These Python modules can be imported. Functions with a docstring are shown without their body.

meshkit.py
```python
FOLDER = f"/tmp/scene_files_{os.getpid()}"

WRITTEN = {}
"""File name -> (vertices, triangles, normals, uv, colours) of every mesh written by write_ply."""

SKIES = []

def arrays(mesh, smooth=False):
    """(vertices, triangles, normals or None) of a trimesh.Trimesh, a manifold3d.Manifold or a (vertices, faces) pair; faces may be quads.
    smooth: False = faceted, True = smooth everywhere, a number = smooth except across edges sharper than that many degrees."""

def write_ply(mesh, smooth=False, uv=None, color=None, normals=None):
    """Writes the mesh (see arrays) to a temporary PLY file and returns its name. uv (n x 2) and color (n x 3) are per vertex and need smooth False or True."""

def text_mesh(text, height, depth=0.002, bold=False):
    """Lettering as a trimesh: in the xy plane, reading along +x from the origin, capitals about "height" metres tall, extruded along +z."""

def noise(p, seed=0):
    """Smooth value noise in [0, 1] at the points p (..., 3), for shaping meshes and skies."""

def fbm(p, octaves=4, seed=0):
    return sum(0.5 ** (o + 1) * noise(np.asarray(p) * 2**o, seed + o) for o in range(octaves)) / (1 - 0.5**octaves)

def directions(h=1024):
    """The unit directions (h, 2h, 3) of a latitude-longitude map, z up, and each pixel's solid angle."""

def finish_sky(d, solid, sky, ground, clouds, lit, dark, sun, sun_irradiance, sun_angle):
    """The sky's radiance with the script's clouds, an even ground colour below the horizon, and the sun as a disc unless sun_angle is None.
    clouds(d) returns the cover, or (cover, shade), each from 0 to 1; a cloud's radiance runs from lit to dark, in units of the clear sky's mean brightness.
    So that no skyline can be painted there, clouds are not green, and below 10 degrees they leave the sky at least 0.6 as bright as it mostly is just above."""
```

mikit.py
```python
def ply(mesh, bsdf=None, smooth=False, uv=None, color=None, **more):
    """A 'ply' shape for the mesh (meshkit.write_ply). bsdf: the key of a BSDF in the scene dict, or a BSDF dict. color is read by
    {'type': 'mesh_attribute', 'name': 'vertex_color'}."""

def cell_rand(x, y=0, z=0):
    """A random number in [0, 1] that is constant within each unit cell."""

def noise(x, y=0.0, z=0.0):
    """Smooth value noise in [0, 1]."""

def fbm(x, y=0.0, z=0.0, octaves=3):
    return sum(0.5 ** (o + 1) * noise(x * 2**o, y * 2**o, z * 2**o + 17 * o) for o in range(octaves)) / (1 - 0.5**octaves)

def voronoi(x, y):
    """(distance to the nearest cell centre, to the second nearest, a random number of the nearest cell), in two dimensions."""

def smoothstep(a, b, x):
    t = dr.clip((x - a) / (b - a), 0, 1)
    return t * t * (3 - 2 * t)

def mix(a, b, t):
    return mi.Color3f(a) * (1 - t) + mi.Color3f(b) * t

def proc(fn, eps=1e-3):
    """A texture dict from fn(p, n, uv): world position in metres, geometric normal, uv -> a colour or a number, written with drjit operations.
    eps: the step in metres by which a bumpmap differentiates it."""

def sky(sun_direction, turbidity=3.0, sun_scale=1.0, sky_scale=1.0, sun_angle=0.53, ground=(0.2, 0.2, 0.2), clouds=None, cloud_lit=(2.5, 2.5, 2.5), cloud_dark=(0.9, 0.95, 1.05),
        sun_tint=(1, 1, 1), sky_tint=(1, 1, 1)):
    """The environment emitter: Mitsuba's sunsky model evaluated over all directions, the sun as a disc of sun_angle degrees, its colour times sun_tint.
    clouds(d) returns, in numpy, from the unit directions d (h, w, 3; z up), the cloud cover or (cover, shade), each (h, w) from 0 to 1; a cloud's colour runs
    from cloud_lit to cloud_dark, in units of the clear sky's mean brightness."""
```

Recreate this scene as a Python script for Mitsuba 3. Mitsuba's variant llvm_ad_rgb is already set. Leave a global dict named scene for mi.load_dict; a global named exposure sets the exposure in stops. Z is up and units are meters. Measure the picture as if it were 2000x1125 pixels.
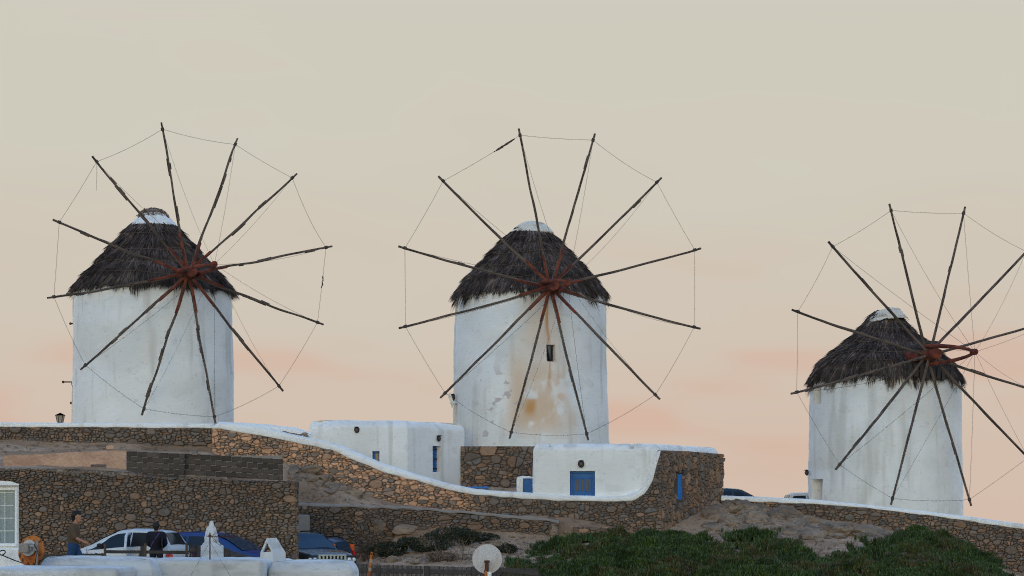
import math, random
import numpy as np, trimesh, manifold3d as m3, drjit as dr
import mitsuba as mi, mikit, meshkit
from mikit import proc, noise, fbm, smoothstep, mix, cell_rand
from shapely.geometry import Polygon, Point, box as sbox
from shapely.prepared import prep
from scipy.spatial import cKDTree
from scipy.interpolate import griddata

scene, labels = {}, {}
T = mi.ScalarTransform4f
F, CX, CY = 4800.0, 1000.0, 1040.0          # focal length in photo pixels, principal column, horizon row

# ------------------------------------------------------------------ camera, sky, exposure
scene['camera'] = {'type': 'perspective', 'fov': 2 * math.degrees(math.atan(1000 / F)), 'fov_axis': 'x',
    'to_world': T().look_at(origin=[0, 0, 0], target=[0, 1, 0], up=[0, 0, 1]),
    'principal_point_offset_y': (562.5 - CY) / 1125.0, 'near_clip': 1.0, 'far_clip': 30000.0}
exposure = 3.62

SUN = np.array([-0.10, -0.98, 0.15])
def sky_clouds(d):
    el = np.degrees(np.arcsin(np.clip(d[..., 2], -1, 1)))
    az = np.arctan2(d[..., 0], d[..., 1])
    def ss(a, b, x):
        t = np.clip((x - a) / (b - a), 0, 1); return t * t * (3 - 2 * t)
    cover = (1 - 0.92 * ss(11, 42, el)) * (1 - .8 * ss(-.1, .75, d @ (SUN / np.linalg.norm(SUN))))     # the veil thins towards the sunset
    q = np.stack([np.sin(az) * 11 + el * .12, np.cos(az) * 11, el * 0.42], -1)
    n = meshkit.fbm(q, 4, 5)
    q2 = np.stack([np.sin(az) * 13 + el * .3, np.cos(az) * 13, el * .75], -1)
    n2 = meshkit.fbm(q2, 3, 9)
    shade = .16 + .84 * ss(-2.5, 10.5, el) + .30 * (n - .5) * ss(0, 4, el) * (1 - ss(8, 20, el))
    shade = shade - .42 * ss(.47, .70, n2) * ss(.6, 3.0, el) * (1 - ss(4.5, 8.0, el))
    return cover, np.clip(shade, 0, 1)

scene['sky'] = mikit.sky(SUN, turbidity=3, sun_scale=0.03, sky_scale=1.0, sun_angle=24, ground=(0.16, 0.14, 0.12), clouds=sky_clouds,
    cloud_lit=(1.18, 0.83, 0.655), cloud_dark=(1.10, 1.06, 0.905), sun_tint=(1.0, 0.88, 0.74), sky_tint=(0.67, 0.93, 1.34))

# ------------------------------------------------------------------ materials
def principled(col, rough=0.85, **k):
    d = {'type': 'principled', 'base_color': col if isinstance(col, dict) else {'type': 'rgb', 'value': list(col)}, 'roughness': rough, 'specular': 0.3}
    d.update(k); return d
def two(b): return {'type': 'twosided', 'nested': b}
def mat(name, b): scene['m_' + name] = b

def f_plaster(p, n, uv):
    big = fbm(p.x * .55, p.y * .55, p.z * .55, 3)
    streak = fbm(p.x * 3.1 + 11, p.y * 3.1, p.z * .28, 3)
    fine = fbm(p.x * 11, p.y * 11, p.z * 9, 2)
    c = mix((0.80, 0.80, 0.785), (0.69, 0.675, 0.64), smoothstep(.38, .72, big) * .7)
    c = mix(c, (0.56, 0.54, 0.50), smoothstep(.53, .78, streak) * .7)
    c = mix(c, (0.52, 0.48, 0.43), smoothstep(.66, .82, fine) * .35)
    br = fbm(p.x * 5 + p.z * 1.5, p.y * 5 - p.z, p.z * 17, 2)
    c = c * (.955 + .09 * br)
    cr = dr.abs(fbm(p.x * 1.1 + 9, p.y * 1.1, p.z * 1.5, 4) - .5)
    c = mix(c, (0.42, 0.40, 0.37), smoothstep(.0065, .002, cr) * .13)
    pt = fbm(p.x * 2.3 + 40, p.y * 2.3, p.z * 1.9, 4)
    c = mix(c, (0.47, 0.45, 0.43), smoothstep(.66, .72, pt) * .22)
    return c
mat('plaster', two(principled(proc(f_plaster), .9, specular=.15)))
MIDX = (1036 - CX) * 98 / F
def f_midmill(p, n, uv):
    c = f_plaster(p, n, uv)
    front = smoothstep(96.2, 95.2, p.y)
    x = p.x - MIDX; z = p.z
    w = (noise(x * 1.7, z * .9, 3) - .5) * .9
    # rust washed down from the axle
    a = smoothstep(1.15, .1, dr.abs(x - .45 + w * .7)) * smoothstep(3.2, 4.8, z) * smoothstep(9.9, 8.9, z)
    b = smoothstep(1.7, .3, dr.abs(x - .35 + w)) * smoothstep(3.4, 4.4, z) * smoothstep(8.0, 5.6, z)
    g = fbm(x * 1.3, p.y, z * .7, 4)
    c = mix(c, (0.64, 0.47, 0.325), dr.clip(dr.maximum(a * .55, b), 0, 1) * smoothstep(.08, .46, g) * front * .92)
    s1 = smoothstep(.17, .03, dr.abs(x - .66 + w * .12)) * smoothstep(5.0, 6.4, z) * smoothstep(9.6, 8.9, z) * smoothstep(.35, .6, fbm(x * 5, z * .6, 1, 3))
    s2 = smoothstep(.30, .05, dr.abs(x + .02 + w * .25)) * smoothstep(4.3, 4.8, z) * smoothstep(5.4, 4.9, z)
    c = mix(c, (0.55, 0.26, 0.075), dr.maximum(s1 * .8, s2 * .85) * front)
    patch = fbm(x * 2.1 + 7, z * 1.9 + 3, 8, 3)
    c = mix(c, (0.78, 0.79, 0.79), smoothstep(.55, .78, patch) * .75 * front * smoothstep(1.7, 1.2, dr.abs(x - .5)) * smoothstep(6.6, 6.0, z))
    pe = fbm(x * 2.3 + 31, z * 2.6 + 9, 2, 4)
    c = mix(c, (0.47, 0.41, 0.39), smoothstep(.655, .70, pe) * front * smoothstep(-2.6, -2.1, x) * smoothstep(-.1, -.7, x) * smoothstep(6.8, 5.8, z) * .85)
    return c
mat('plaster_dim_grimy', two(principled(proc(lambda p, n, uv: mix(f_plaster(p, n, uv) * mi.Color3f(.71, .725, .74), (.30, .285, .265), smoothstep(.50, .78, fbm(p.x * 2.2, p.y * 2.2, p.z * 7, 4)) * .42)), .9, specular=.15)))  # plaster multiplied down: weaker light on near roofs put into colour, plus grime
mat('plaster_stained', two(principled(proc(f_midmill), .9, specular=.15)))

def f_stone(p, n, uv):
    t, wm = uv.x, uv.y                       # one random number per stone, and how warm the wall's stone is
    k = cell_rand(t * 9973.0, 1, 2); k2 = cell_rand(t * 9973.0, 5, 7)
    warm = smoothstep(.72 - wm * .62, .92 - wm * .5, k)
    c = mix((0.140, 0.107, 0.085), mix((0.168, 0.112, 0.078), (0.340, 0.195, 0.115), wm), warm)
    c = mix(c, (0.108, 0.101, 0.095), smoothstep(.70, .9, k2) * (1 - wm * .7))
    c = c * (.78 + .48 * cell_rand(t * 9973.0, 3, 3)) * (1 + .62 * wm) * (.8 + .4 * fbm(p.x * .45, p.y * .3, p.z * .6, 2))
    g = fbm(p.x * 7, p.y * 7, p.z * 9, 3); h = fbm(p.x * 26, p.y * 26, p.z * 26, 2)
    return c * (.62 + .48 * g + .28 * h)
mat('stone', principled(proc(f_stone), .95, specular=.1))
mat('mortar', two(principled(proc(lambda p, n, uv: mix((.062, .049, .039), (.125, .098, .076), fbm(p.x * 5, p.y * 5, p.z * 6, 3))), 1.0, specular=0.)))
def f_dirt(p, n, uv):
    a = fbm(p.x * .7, p.y * .7, p.z * .7, 4); b = fbm(p.x * 6, p.y * 6, p.z * 6, 3); e = fbm(p.x * 25, p.y * 12, p.z * 25, 2)
    c = mix((.235, .155, .102), (.345, .24, .165), smoothstep(.3, .7, a))
    c = mix(c, (.130, .088, .062), smoothstep(.52, .75, b) * .75)
    return c * (.78 + .44 * e)
mat('dirt', two(principled(proc(f_dirt), 1.0, specular=.05)))
def f_rock(p, n, uv):
    a = fbm(p.x * 1.2, p.y * 1.2, p.z * 2.6, 4); b = fbm(p.x * 8, p.y * 8, p.z * 12, 3)
    c = mix((.165, .130, .104), (.285, .212, .155), smoothstep(.3, .7, a))
    e = dr.abs(fbm(p.x * 1.7 + p.z, p.y * 1.7, p.z * 5, 4) - .5)
    c = mix(c, (.055, .045, .038), smoothstep(.022, .004, e) * .7)
    return c * (.60 + .5 * b + .3 * fbm(p.x * 24, p.y * 24, p.z * 30, 2))
mat('rock', principled(proc(f_rock), .95, specular=.1))
mat('cement', two(principled(proc(lambda p, n, uv: mix((.20, .175, .155), (.29, .25, .22), fbm(p.x * 3, p.y * 3, p.z * 5, 4))), .95)))
mat('pink_plaster', two(principled(proc(lambda p, n, uv: mix((.36, .215, .145), (.54, .35, .245), smoothstep(.25, .75, .6 * fbm(p.x * 1.6, p.y, p.z * 2.2, 3) + .4 * fbm(p.x * 14, p.y * 5, p.z * 16, 2)))), .95)))
mat('block', principled(proc(lambda p, n, uv: mi.Color3f(.082, .067, .058) * (.7 + .55 * fbm(p.x * 14, p.y * 14, p.z * 14, 3)) * (.75 + .5 * cell_rand(uv.x * 997., 1, 1))), 1.0, specular=.05))
def f_thatch(p, n, uv):
    k = cell_rand(uv.x * 9973., 2, 1)
    c = mix((.047, .037, .034), (.172, .126, .104), k * k)
    c = mix(c, (.20, .14, .10), smoothstep(.95, .97, k)) * (.42 + 1.15 * uv.y)
    return c * (.7 + .6 * fbm(p.x * 1.1, p.y * 1.1, p.z * 1.6, 3))
mat('thatch', two(principled(proc(f_thatch), .9, specular=.15)))
mat('straw', two(principled(proc(lambda p, n, uv: mix((.16, .105, .08), (.30, .23, .18), cell_rand(uv.x * 9973., 4, 1))), .9)))
def f_wood(p, n, uv):
    g = fbm(uv.x * 1.3, uv.y * 9, 2, 3)
    return mix((.050, .038, .031), (.135, .100, .078), smoothstep(.25, .75, g))
mat('wood', principled(proc(f_wood), .8))
mat('wood_red', principled(proc(lambda p, n, uv: mix((.085, .019, .012), (.20, .048, .024), smoothstep(.3, .7, fbm(p.x * 4, p.y * 4, p.z * 4, 3)))), .75))
mat('grey_wood', two(principled(proc(lambda p, n, uv: mix((.030, .027, .026), (.085, .073, .065), fbm(p.x * 9, p.y * 9, p.z * 2.5, 3))), .9)))
mat('brown_wood', two(principled(proc(lambda p, n, uv: mix((.07, .042, .028), (.14, .09, .062), fbm(p.x * 9, p.y * 9, p.z * 2.5, 3))), .9)))
def f_rust(p, n, uv):
    g = fbm(p.x * 5, p.y * 5, p.z * 4, 4); h = fbm(p.x * 16, p.y * 16, p.z * 11, 2)
    c = mix((.46, .155, .035), (.30, .085, .025), smoothstep(.4, .7, g))
    return mix(c, (.055, .022, .014), smoothstep(.56, .70, h) * .85)
mat('rust', two(principled(proc(f_rust), .85)))
mat('rust_dark', two(principled((.075, .032, .02), .85)))
mat('wire', principled((.055, .045, .04), .7))
mat('rope', principled((.15, .115, .09), .9))
mat('curtain', principled((.115, .105, .09), .6))
mat('dim_glass', principled((.075, .058, .042), .3))
mat('recess_shade', principled((.30, .285, .295), .85))  # mauve shade inside the mill recesses, put into the panel colour
mat('sky_tinted_glass', principled((.013, .042, .075), .08, specular=.5))  # blue base colour paints in part of the sky reflection
mat('black', principled((.012, .012, .013), .5))
mat('iron', principled((.035, .030, .028), .6, metallic=.3))
mat('galvanised', principled(proc(lambda p, n, uv: mix((.17, .165, .155), (.30, .285, .27), fbm(p.x * 9, p.y * 9, p.z * 9, 3))), .6, metallic=.3))
mat('blue_paint', principled(proc(lambda p, n, uv: mix((.006, .080, .26), (.012, .125, .36), fbm(p.x * 6, p.y * 6, p.z * 2, 3))), .5))
mat('blue_bright', principled((.008, .16, .50), .55))
mat('white_paint', principled((.70, .71, .70), .5))
mat('lampglass', principled((.36, .27, .19), .25))
mat('dark_glass', principled((.010, .016, .024), .06, specular=.6))
mat('car_glass', principled((.010, .018, .026), .10, specular=.35))
mat('curtain_glass', principled(proc(lambda p, n, uv: mix((.10, .165, .195), (.17, .25, .285), noise(p.x * 16, 0, 0))), .12, specular=.2))
mat('car_white', principled((.52, .55, .58), .25, clearcoat=1.0, clearcoat_gloss=.95, specular=.5))
mat('car_blue', principled((.008, .036, .16), .25, clearcoat=1.0, clearcoat_gloss=.95, specular=.5))
mat('car_navy', principled((.010, .022, .050), .2, clearcoat=1.0, clearcoat_gloss=.95, specular=.5))
mat('car_petrol', principled((.012, .042, .105), .25, clearcoat=1.0, clearcoat_gloss=.95, specular=.5))
mat('car_dark', principled((.010, .024, .034), .2, clearcoat=1.0, clearcoat_gloss=.95, specular=.5))
mat('car_cream', principled((.62, .58, .52), .3, clearcoat=1.0, specular=.5))
mat('rubber', principled((.016, .016, .016), .8))
mat('chrome', principled((.62, .62, .62), .15, metallic=.9))
mat('headlight', principled((.62, .65, .68), .08, specular=.8))
mat('red_lens', principled((.55, .020, .012), .15, specular=.7))
mat('amber_lens', principled((.80, .13, .015), .15, specular=.7))
mat('skin', principled((.40, .19, .115), .6))
mat('hair', principled((.012, .010, .010), .6))
mat('navy_cloth', two(principled((.010, .011, .020), .95)))
mat('purple_cloth', principled((.085, .045, .13), .9))
mat('khaki_cloth', two(principled((.105, .068, .043), .95)))
mat('jeans', two(principled((.022, .060, .135), .95)))
def f_leaf(p, n, uv):
    k = cell_rand(uv.x * 9973., 1, 4)
    pat = fbm(p.x * .9, p.y * .5, 2, 3)
    c = mix((.022, .046, .013), (.056, .095, .022), k)
    c = mix(c, (.10, .125, .035), smoothstep(.8, .95, k) * .8)
    c = c * (.45 + 1.15 * fbm(p.x * 1.6 + 3, p.y * .9, 7, 3))
    c = mix(c, (.125, .075, .042), smoothstep(.52, .70, pat) * .6 * smoothstep(.3, .7, cell_rand(uv.x * 9973., 6, 6)))
    return c
mat('succulent', two(principled(proc(f_leaf), .55)))
mat('weed', two(principled(proc(lambda p, n, uv: mix((.014, .021, .012), (.040, .044, .021), cell_rand(uv.x * 9973., 1, 4))), .7)))
mat('dry_twig', two(principled(proc(lambda p, n, uv: mix((.07, .05, .038), (.18, .13, .09), cell_rand(uv.x * 9973., 1, 4))), .9)))
mat('cloth_white', two(principled(proc(lambda p, n, uv: mix((.68, .62, .535), (.42, .345, .275), smoothstep(.45, .75, fbm(p.x * 3, p.y * 3, p.z * 7, 3)))), .9)))
mat('dish_white', two(principled(proc(lambda p, n, uv: mix(mix((.47, .455, .44), (.36, .28, .21), smoothstep(.5, .75, fbm(p.x * 6, 1, p.z * 1.2, 3)) * .6), (.34, .12, .03), smoothstep(.325, .36, dr.sqrt(dr.square(p.x - DISH[0]) + dr.square(p.z - DISH[2]))))), .55)))
mat('yellow_lichen', principled((.30, .24, .17), .9))
mat('board', principled((.34, .25, .17), .85))

# ------------------------------------------------------------------ helpers
def P(px, py, Y): return np.array([(px - CX) * Y / F, Y, (CY - py) * Y / F])
def PX(px, Y): return (px - CX) * Y / F
def PZ(py, Y): return (CY - py) * Y / F
used = {}
def key_for(name):
    if name not in used and name not in labels: used[name] = 0; return name
    while True:
        used[name] = used.get(name, 0) + 1
        k = f'{name}_{used[name]:03d}'
        if k not in used: used[k] = 0; return k
def thing(name, label, cat=None, group=None, kind=None):
    k = key_for(name); d = {'label': label}
    if cat: d['category'] = cat
    if group: d['group'] = group
    if kind: d['kind'] = kind
    labels[k] = d
    return k
def put(key, mesh, m, smooth=False, uv=None):
    scene[key] = mikit.ply(mesh, 'm_' + m, smooth=smooth, **({'uv': uv} if uv is not None else {}))
    return key
def part(parent, name, mesh, m, smooth=False, uv=None, label=None, kind=None):
    k = key_for(parent + '__' + name)
    put(k, mesh, m, smooth, uv)
    if label or kind: labels[k] = {**({'label': label} if label else {}), **({'kind': kind} if kind else {})}
    return k
def tm(v, f): return trimesh.Trimesh(np.asarray(v, float), np.asarray(f, int), process=False)
def cat(ms): return trimesh.util.concatenate(ms)
def disp(mesh, amp, freq, seed=0):
    v = np.array(mesh.vertices); n = mesh.vertex_normals
    mesh.vertices = v + n * ((meshkit.fbm(v * freq, 3, seed) - .5) * 2 * amp)[:, None]
    return mesh
def grid_mesh(g, close_u=False):
    """g: (a, b, 3) grid of points -> mesh; close_u joins the last row to the first."""
    a, b = g.shape[:2]
    i, j = np.meshgrid(np.arange(a if close_u else a - 1), np.arange(b - 1), indexing='ij'); i2 = (i + 1) % a
    q = np.stack([i * b + j, i2 * b + j, i2 * b + j + 1, i * b + j + 1], -1).reshape(-1, 4)
    return tm(g.reshape(-1, 3), np.vstack([q[:, [0, 1, 2]], q[:, [0, 2, 3]]]))
def tube(pts, rad, n=8, cap=True, square=False):
    p = np.asarray(pts, float); rad = np.broadcast_to(rad, (len(p),))
    t = np.gradient(p, axis=0); t /= np.linalg.norm(t, axis=1, keepdims=True) + 1e-12
    ref = np.array([0, 0, 1.]) if abs(t[0, 2]) < .9 else np.array([1., 0, 0])
    a = np.cross(t, ref); a /= np.linalg.norm(a, axis=1, keepdims=True) + 1e-12
    b = np.cross(t, a)
    ang = np.arange(n) * 2 * np.pi / n + (np.pi / n if square else 0)
    g = p[:, None] + rad[:, None, None] * (np.cos(ang)[None, :, None] * a[:, None] + np.sin(ang)[None, :, None] * b[:, None])
    m = grid_mesh(np.swapaxes(g, 0, 1), True)
    if cap:
        v, f, L = list(m.vertices), list(m.faces), len(p)
        v += [p[0], p[-1]]; c0 = n * L
        for k in range(n):
            k2 = (k + 1) % n
            f.append([c0, k * L, k2 * L]); f.append([c0 + 1, k2 * L + L - 1, k * L + L - 1])
        m = tm(v, f)
    m.fix_normals()
    return m
def tube_uv(mesh, axis0, axis1, seed):
    d = np.asarray(axis1) - np.asarray(axis0); L = np.linalg.norm(d)
    s = (mesh.vertices - axis0) @ (d / L)
    w = np.linalg.norm(mesh.vertices - axis0 - s[:, None] * (d / L), axis=1)
    return np.stack([s + seed * 3.7, w * 8 + (mesh.vertices[:, 2] + mesh.vertices[:, 0]) * .6], 1)
def bevel_box(sx, sy, sz, r=.01, c=(0, 0, 0), rotz=0.):
    h = np.array([sx, sy, sz]) / 2; r = min(r, h.min() * .9); pts = []
    for s in np.ndindex(2, 2, 2):
        q = (np.array(s) * 2 - 1) * h
        for k in range(3):
            w = q - np.sign(q) * r; w[k] = q[k]; pts.append(w)
    m = trimesh.convex.convex_hull(np.array(pts))
    if rotz: m.apply_transform(trimesh.transformations.rotation_matrix(rotz, [0, 0, 1]))
    m.apply_translation(c); return m
def oriented(mesh, origin, xdir, rotn=(0, 0, 1)):
    """mesh local x -> xdir (horizontal), local z -> up, placed at origin."""
    x = np.array([xdir[0], xdir[1], 0.]); x /= np.linalg.norm(x); z = np.array([0, 0, 1.]); y = np.cross(z, x)
    M = np.eye(4); M[:3, 0], M[:3, 1], M[:3, 2], M[:3, 3] = x, y, z, origin
    m = mesh.copy(); m.apply_transform(M); return m
def to_man(m):
    m = m.copy(); m.merge_vertices(); m.update_faces(m.nondegenerate_faces(height=1e-9)); m.remove_unreferenced_vertices(); m.fix_normals()
    return m3.Manifold(m3.Mesh(np.asarray(m.vertices, np.float32), np.asarray(m.faces, np.uint32)))
def from_man(m):
    k = m.to_mesh(); return tm(k.vert_properties[:, :3], k.tri_verts)
def revolve_rz(rz, n=48, c=(0, 0, 0), caps=False):
    th = np.arange(n) * 2 * np.pi / n
    rz = np.asarray(rz, float)
    g = np.stack([rz[None, :, 0] * np.cos(th)[:, None], rz[None, :, 0] * np.sin(th)[:, None], np.broadcast_to(rz[None, :, 1], (n, len(rz)))], -1)
    m = grid_mesh(g, True)
    m.apply_translation(c); return m
def boulder(rng, size, pos, n=26, sub=1, amp=.05):
    p = rng.normal(size=(n, 3)); p /= np.linalg.norm(p, axis=1, keepdims=True); p *= rng.uniform(.78, 1.0, (n, 1))
    m = trimesh.convex.convex_hull(p * np.asarray(size))
    for _ in range(sub): m = m.subdivide()
    m.apply_transform(trimesh.transformations.rotation_matrix(rng.uniform(-.35, .35), [0, 1, 0]))
    m.apply_transform(trimesh.transformations.rotation_matrix(rng.uniform(0, 6.3), [0, 0, 1]))
    m.merge_vertices()
    v = np.array(m.vertices)
    rid = 1 - 2 * np.abs(meshkit.fbm(v * np.array([2.0, 2.0, 4.5]) / max(max(size), .15) * .7 + pos, 3, 6) - .5)
    m.vertices = v + m.vertex_normals * ((meshkit.fbm(v * 2.2 + pos, 3, 4) - .5) * 2 * amp * max(size) + (rid - .8) * amp * 1.6 * max(size) + (meshkit.fbm(v * 11 + pos, 2, 8) - .5) * .05 * min(max(size), .6))[:, None]
    m.apply_translation(pos); return m

# ------------------------------------------------------------------ walls of fieldstone
class Path:
    """A wall's line in plan, left to right as seen from the camera side; points given as (photo column, distance)."""
    def __init__(s, pts):
        s.pts = np.array([[PX(a, b), b] for a, b in pts]); s.px = [a for a, _ in pts]
        seg = np.diff(s.pts, axis=0); s.len = np.linalg.norm(seg, axis=1); s.u = np.concatenate([[0], np.cumsum(s.len)])
        s.dir = seg / s.len[:, None]; s.nor = np.stack([s.dir[:, 1], -s.dir[:, 0]], 1)
        U = np.linspace(0, s.u[-1], 3000); q = s.xy(U)
        s.U, s.C, s.Y = U, CX + q[:, 0] * F / q[:, 1], q[:, 1]
    def xy(s, u):
        return np.stack([np.interp(u, s.u, s.pts[:, 0]), np.interp(u, s.u, s.pts[:, 1])], -1)
    def seg(s, u): return np.clip(np.searchsorted(s.u, u, side='right') - 1, 0, len(s.len) - 1)
    def uz(s, px, py):
        i = int(np.argmin(abs(s.C - px))); return s.U[i], (CY - py) * s.Y[i] / F
    def to3(s, u, z, d):
        u = np.asarray(u, float); k = s.seg(u); q = s.xy(u) + s.nor[k] * np.asarray(d)[..., None]
        # continue straight past the ends
        return np.concatenate([q, np.broadcast_to(np.asarray(z, float), u.shape)[..., None]], -1)
def line_uz(path, pts): return np.array([path.uz(a, b) for a, b in pts])

def clip_half(poly, a, b, c):
    out = []; n = len(poly)
    for i in range(n):
        x0, y0 = poly[i]; x1, y1 = poly[(i + 1) % n]
        s0 = a * x0 + b * y0 - c; s1 = a * x1 + b * y1 - c
        if s0 <= 0: out.append((x0, y0))
        if (s0 < 0 < s1) or (s1 < 0 < s0):
            t = s0 / (s0 - s1); out.append((x0 + t * (x1 - x0), y0 + t * (y1 - y0)))
    return out
def stone_cells(dom, radii, aspect, gap, rng):
    """Packs points of falling radii into the domain and cuts it into their power cells (u, z polygons), a joint apart."""
    D = Polygon([(u, z * aspect) for u, z in dom.exterior.coords]).buffer(0); pd = prep(D)
    x0, y0, x1, y1 = D.bounds
    C = np.zeros((0, 2)); R = np.zeros(0)
    for r, share in radii:
        want = int(D.area * share / (math.pi * r * r)) if share else 10 ** 6
        tries = min(int(D.area / (r * r) * 9) + 200, 26000); got = 0
        cand = np.stack([rng.uniform(x0, x1, tries), rng.uniform(y0, y1, tries)], 1); rr = r * rng.uniform(.82, 1.2, tries)
        if len(C):
            tr = cKDTree(C); near = tr.query_ball_point(cand, r * 1.2 + R.max())
            keep = np.array([all((c - C[j]) @ (c - C[j]) > (.84 * (q + R[j])) ** 2 for j in ids) for c, q, ids in zip(cand, rr, near)], bool)
            cand, rr = cand[keep], rr[keep]
        grid = {}; g = r * 2.4; nc, nr = [], []
        for c, q in zip(cand, rr):
            if got >= want: break
            i, j = int(c[0] // g), int(c[1] // g); ok = True
            for a in (-1, 0, 1):
                for b in (-1, 0, 1):
                    for (cc, qq) in grid.get((i + a, j + b), ()):
                        if (c[0] - cc[0]) ** 2 + (c[1] - cc[1]) ** 2 < (.84 * (q + qq)) ** 2: ok = False
            if ok and pd.contains(Point(c)):
                grid.setdefault((i, j), []).append((c, q)); nc.append(c); nr.append(q); got += 1
        if nc: C = np.vstack([C, nc]); R = np.concatenate([R, nr])
    W = (R * .75) ** 2; tree = cKDTree(C); cells = []
    _, nb = tree.query(C, k=min(22, len(C)))
    for i, c in enumerate(C):
        B = R[i] * 3.2; poly = [(c[0] - B, c[1] - B), (c[0] + B, c[1] - B), (c[0] + B, c[1] + B), (c[0] - B, c[1] + B)]
        for j in nb[i][1:]:
            dx, dy = C[j] - c; d = math.hypot(dx, dy)
            k = (C[j] @ C[j] - c @ c - W[j] + W[i]) / 2 / d - gap * (.2 + rng.random() ** 2 * 1.1)
            poly = clip_half(poly, dx / d, dy / d, k)
            if len(poly) < 3: break
        if len(poly) < 3: continue
        pg = Polygon(poly)
        if not pd.contains(pg):
            pg = pg.intersection(D)
            if pg.geom_type != 'Polygon' or pg.is_empty: continue
        if pg.area < .0006: continue
        todo = [np.array(pg.exterior.coords)[:-1]]
        if pg.area > .012:                                   # some cells are bedded slabs laid on each other, or two stones side by side
            k = rng.random(); a = rng.normal(0, .16) + (math.pi / 2 if k < .50 else 0); cc = np.array(pg.centroid.coords[0]) + rng.normal(0, R[i] * .16, 2)
            if k < .64:
                nx_, ny_ = math.cos(a), math.sin(a); o = nx_ * cc[0] + ny_ * cc[1]; q0 = [tuple(p) for p in todo[0]]
                todo = [np.array(x) for x in (clip_half(q0, nx_, ny_, o - gap * .45), clip_half(q0, -nx_, -ny_, -o - gap * .45)) if len(x) > 2]
                if k < .12 and pg.area > .05:
                    q0 = [tuple(p) for p in todo[0]]; cc = np.mean(todo[0], 0); a += math.pi / 2; nx_, ny_ = math.cos(a), math.sin(a); o = nx_ * cc[0] + ny_ * cc[1]
                    todo = todo[1:] + [np.array(x) for x in (clip_half(q0, nx_, ny_, o - gap * .45), clip_half(q0, -nx_, -ny_, -o - gap * .45)) if len(x) > 2]
        for q in todo:
            q = q.copy(); q[:, 1] /= aspect; cells.append(q)
    return cells
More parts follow.
